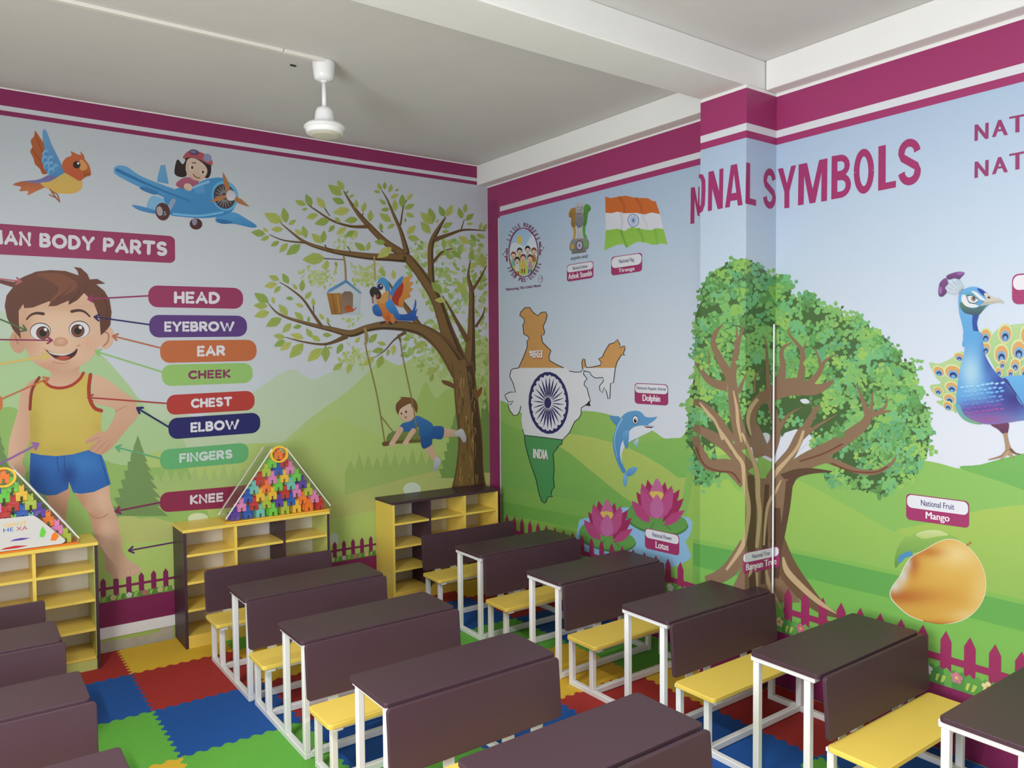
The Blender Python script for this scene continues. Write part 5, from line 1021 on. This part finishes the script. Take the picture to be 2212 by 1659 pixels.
for P in ([(490, 1200, 10), (520, 1350, 26), (530, 1480, 28), (560, 1640, 16)], [(700, 1270, 30), (640, 1350, 36), (615, 1450, 30), (640, 1580, 12)], [(200, 1300, 10), (280, 1400, 30), (340, 1470, 20), (400, 1620, 24)]): f.st(P, BL, 0, cap=False)
for P in ([(170, 180), (240, 330), (360, 385), (480, 400), (545, 480)], [(1060, 300), (1250, 240), (1420, 155)], [(1330, 320), (1500, 385), (1700, 395), (1800, 350)]): f.st([(a, b+1501) for a, b in P], '6e4634', 14)
rn = random.Random(21); f.up()
for cx, cy, r, m in ((420, 780, 80, 16), (1000, 960, 60, 14), (1150, 960, 50, 10), (560, 940, 40, 8), (240, 960, 60, 10), (640, 760, 60, 12), (1280, 1360, 80, 12), (900, 1380, 40, 6), (1040, 1480, 40, 6), (1400, 1540, 60, 10), (280, 1250, 70, 12), (1800, 1560, 100, 18), (1940, 1700, 90, 16), (1750, 1750, 80, 12)): tuft(cx, cy, r, rn.choice(GC), m)
f.build()

# peacock
f = Fig('printed_peacock', 'blue peacock with purple crest and open tail, cut by the right photo edge', 'R', 1.6).cs(1960, 740, .16279)
f.poly([(290, 270), (420, 280), (560, 220), (740, 120), (760, 350), (700, 620), (660, 920), (600, 900), (480, 850), (380, 780), (470, 760), (350, 680), (300, 570), (440, 540), (370, 450)], 'a9c38c', '9ab87c')
f.poly([(1000, 20), (1090, -60), (1200, -180), (1350, -230), (1600, -260), (2100, -300), (2100, 600), (1250, 460), (1150, 330)], 'a9c590', '8fb47a')
def eye(x, y, r, rot=0):
    f.ell(x, y, r*1.0, r*1.35, 'c4cc96', rot); f.ell(x, y+r*.05, r*.82, r*1.1, 'c89a60', rot); f.ell(x, y+r*.35, r*.58, r*.72, '6fa0c8', rot); f.ell(x, y+r*.45, r*.4, r*.48, '28305f', rot); f.ell(x, y+r*.62, r*.25, r*.3, '6f9ccc', rot)
for a in ((420, 380, 70, -60), (610, 390, 100, -70), (690, 190, 60, -70), (590, 590, 75, -70), (410, 640, 55, -60), (560, 745, 70, -60), (540, 840, 60, -50), (1040, 80, 70, 10), (1250, 150, 105, 0), (1480, 100, 110, 0), (1040, -90, 80, 0), (1300, -120, 100, 0), (1600, -100, 110, 0), (1430, 300, 75, 10), (1215, 390, 55, 0), (1370, 400, 50, 10), (1260, 290, 50, 20), (1560, 390, 70, 0)): eye(*a)
f.poly([(640, 820), (680, 800), (760, 960), (900, 1050), (1000, 1080), (900, 1080), (760, 1030), (670, 930)], '5f9ac0', '6ca070')
f.poly([(1110, 1085), (1330, 1060), (1335, 1180), (1310, 1220), (1270, 1215), (1200, 1150)], '6a3a58', '54304c'); f.st([(1295, 1200, 56), (1320, 1330, 56), (1345, 1450, 90), (1330, 1490, 60)], 'a08468', 0, cap=False); f.st([(1320, 1440), (1240, 1510), (1080, 1555)], '94785c', 46, 14); f.st([(1350, 1450), (1400, 1530)], 'a4886c', 50, 20); f.st([(1370, 1420), (1430, 1470), (1500, 1482)], '6c5440', 40, 10); f.st([(1330, 1460), (1230, 1555)], 'ac9074', 40, 14)
f.cs(1960, 560, .11392)
f.poly([(965, 800), (980, 680), (1060, 580), (1180, 530), (1300, 525), (1420, 570), (1500, 640), (1560, 720), (1560, 840), (1440, 960), (1340, 1090), (1320, 1230), (1360, 1440), (1420, 1660), (1060, 1660), (1070, 1450), (1030, 1200), (985, 1030)], '64a2d2', '5a98cc')
f.poly([(1250, 1040), (1350, 1060), (1318, 1220), (1370, 1440), (1425, 1660), (1330, 1660), (1260, 1400), (1230, 1200)], '2f4f9c', '2a4090')
f.poly([(990, 860), (1030, 810), (1100, 880), (1250, 930), (1400, 880), (1500, 860), (1440, 960), (1340, 1060), (1200, 1050), (1060, 1000)], '56806c', '3c4a66'); f.poly([(1320, 560), (1420, 580), (1540, 690), (1440, 690)], '2c3f92')
f.poly([(1040, 680), (1130, 690), (1160, 820), (1260, 850), (1340, 880), (1330, 905), (1200, 915), (1100, 880), (1030, 790)], 'd4d4d6'); f.poly([(1210, 605), (1300, 620), (1400, 700), (1480, 770), (1470, 790), (1380, 760), (1290, 680)], 'd2d4d8'); f.poly([(1060, 650), (1200, 615), (1300, 690), (1380, 770), (1250, 700), (1130, 690)], '5f9cb4')
f.poly([(1130, 730), (1200, 690), (1290, 710), (1350, 770), (1300, 825), (1210, 830), (1150, 790)], 'cfcfd0'); f.st([(1120, 690), (1170, 810), (1280, 835), (1350, 790)], '2c4a64', 14); f.st([(1120, 695), (1230, 685), (1340, 760)], '2c4a64', 14); f.ell(1255, 745, 46, 56, '8c8480'); f.ell(1262, 735, 24, 36, '4a4644')
f.poly([(1340, 850), (1400, 780), (1470, 800), (1380, 870)], '5c96bc', sm=False)
f.poly([(1450, 650), (1510, 650), (1600, 710), (1740, 745), (1830, 830), (1700, 820), (1560, 850), (1380, 880), (1470, 800), (1490, 740)], 'c9c4bc', 'b4ae9c'); f.ell(1545, 725, 30, 22, '5c5048', 15); f.st([(1420, 850), (1600, 810), (1790, 800)], '8c8678', 10, 5)
for x0, y0, x1, y1 in ((1060, 580, 980, 370), (1045, 590, 920, 370), (1035, 600, 850, 410), (1020, 620, 770, 450), (1010, 640, 740, 530), (1000, 655, 720, 620)): f.leaf(x0, y0, x1, y1, 'bcc8d4', .22, same=False); f.st([(x0, y0), (x1, y1)], '5c6c80', 7, 4, sm=False)
for P in ([(740, 370), (690, 370), (620, 440), (600, 500), (585, 600), (600, 690), (650, 710), (700, 680), (750, 610), (710, 540), (770, 460)], [(735, 340), (780, 290), (900, 250), (1000, 235), (1070, 250), (1075, 280), (1010, 350), (980, 380), (900, 360), (780, 385)]): f.poly(P, '7c4a84', '5c3a68')
f.cs(1960, 740, .16279)
f.shade([(750, -130), (760, 60), (740, 200), (700, 350), (665, 560), (650, 780), (700, 830), (760, 960), (870, 1030), (1000, 1075), (1150, 1085), (1350, 1060), (1560, 1030), (2000, 1000), (2000, 800), (1540, 620), (1330, 480), (1250, 470), (1150, 370), (1060, 230), (1010, 100), (975, -130)],
        blend('5a9ace', ('a9c9d8', 840, 400, 150, 260, .9), ('2a3f94', 1090, 180, 90, 260, .9), ('2e3a92', 1230, 560, 130, 200, .95), ('2e2a74', 1420, 760, 260, 200, .95), ('5a3a8c', 1000, 880, 420, 110, .85), ('8e4a88', 1050, 1030, 420, 80, .9), ('5a98d0', 690, 640, 90, 200, .6)), 55)
f.up(); rn = random.Random(4)
for r in range(7):
    for k in range(9):
        x, y = 730+k*66+(r % 2)*33+rn.uniform(-10, 10), 600+r*58-k*9+rn.uniform(-8, 8)
        if x < 700+r*10 or x > 1270: continue
        c = ['8fc0e0', '78b0dc', '68a4d8', '5c90cc', '5a78bc', '7450a0', '8c4c94'][r]; f.ell(x, y, 30, 14, c, -12, same=True, n=12); f.st([(x-30, y+6), (x, y+22), (x+30, y+2)], ['4c80b4', '4478b0', '3c6cac', '38589c', '3c408c', '4c2c74', '6c3070'][r], 7, 3, same=True, cap=False)
    f.up()
f.poly([(1250, 460), (1400, 440), (1600, 430), (2100, 420), (2100, 1000), (1560, 850), (1420, 650), (1330, 490)], '62a4d4', '4a84c0'); f.st([(1290, 480), (1400, 620), (1540, 830)], '2c2f68', 22, 8)
f.cs(1960, 560, .11392)
f.poly([(590, 560), (640, 520), (660, 600), (620, 670)], '9060a0'); f.poly([(940, 260), (1040, 240), (1060, 270), (980, 300)], '9060a0'); f.build()

# mango
f = Fig('printed_mango', 'glossy yellow mango with green leaf printed on the wall', 'R', 1.6).cs(1812, 1000, .24111)
f.poly([(510, 940), (500, 880), (520, 780), (570, 690), (660, 640), (780, 600), (900, 600), (1000, 640), (1060, 680), (980, 690), (900, 740), (800, 770), (700, 800), (620, 820), (560, 880)], '8fb45c', '5c8c44'); f.poly([(690, 640), (780, 605), (900, 605), (980, 645), (880, 660), (760, 680)], 'c2cc94', 'a8bc70'); f.poly([(530, 860), (560, 820), (640, 790), (660, 830), (600, 850), (545, 900)], '4c88b4')
MG = [(455, 1170), (480, 1100), (540, 1020), (590, 920), (650, 840), (760, 780), (880, 710), (990, 680), (1100, 710), (1200, 790), (1280, 910), (1318, 1040), (1310, 1180), (1250, 1300), (1150, 1390), (1030, 1435), (900, 1442), (760, 1420), (630, 1370), (530, 1290), (470, 1220)]
f.poly(MG, 'd9d4c0')
f.shade([(1010+(x-1010)*.985, 1060+(y-1060)*.985) for x, y in MG], blend('c99c46', ('d6bd7c', 1290, 1150, 130, 260, .8), ('ddcb98', 1060, 830, 200, 130, .9), ('d0ad58', 1010, 1000, 260, 180, .5), ('a85a2c', 560, 1195, 190, 60, .95), ('b87a38', 760, 1190, 260, 70, .6), ('a0522c', 660, 900, 60, 110, .75), ('b06c34', 800, 800, 130, 45, .8), ('c8cccb', 500, 1100, 55, 60, .9), ('c4cad4', 570, 1000, 45, 90, .9), ('c4ccd6', 620, 900, 30, 60, .8), ('a8622c', 880, 1440, 160, 26, .7), ('d6c08c', 1150, 1370, 160, 60, .7)), 26)
f.st([(760, 1415), (900, 1440), (1020, 1430)], 'a8622c', 10, 4); f.st([(1150, 735), (1180, 715)], '9c7c40', 22); f.build()

# card on the block pack
f = bmesh.new(); prism(f, rrect(-.20, .30, .012, .20, .03), 'y', -.105, -.103)
for v in f.verts:      # trapezoid with rounded top
    t = max(0, (v.co.z-.03)/.17); v.co.x = .05+(v.co.x-.05)*(1-.62*t)
cardo = obj('card_label', f, mat('card', (.62, .61, .58), .5, .4), packB)
def card_text(t, x, z, w_, h_, col, bold=.0):
    v, tr = text_tris(t, bold); bm = bmesh.new(); vs = [bm.verts.new((x+a*w_, -.1056, z+b*h_)) for a, b in v]
    for a in tr: bm.faces.new([vs[i] for i in a])
    obj('card_lettering', bm, col, cardo)
card_text('GIANT', -.005, .150, .11, .022, 'b_yellow'); card_text('HE', -.01, .122, .05, .022, 'b_blue'); card_text('XA', .052, .122, .055, .022, 'b_red')
for x, z, w_, h_, c in ((-.11, .07, .07, .03, 'b_yellow'), (.02, .065, .10, .012, 'b_purple'), (.165, .07, .035, .06, 'b_green'), (.22, .04, .045, .05, 'b_orange'), (-.14, .03, .08, .018, 'b_teal'), (-.03, .022, .14, .014, 'b_red')):
    bm = bmesh.new(); prism(bm, [(x, z), (x+w_*.6, z-h_*.1), (x+w_, z+h_*.4), (x+w_*.55, z+h_), (x+w_*.2, z+h_*.7)], 'y', -.1056, -.105); obj('card_picture', bm, c, cardo)

# thin white strip in the re-entrant corner beside the column
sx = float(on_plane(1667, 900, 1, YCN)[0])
pl = struct(bx('trim_4', sx-.005, sx+.006, YCN-.016, YCN-.0085, .42, 2.05, 'skirt'), 'thin white strip beside the column'); bevel_obj(pl, .003, 2)
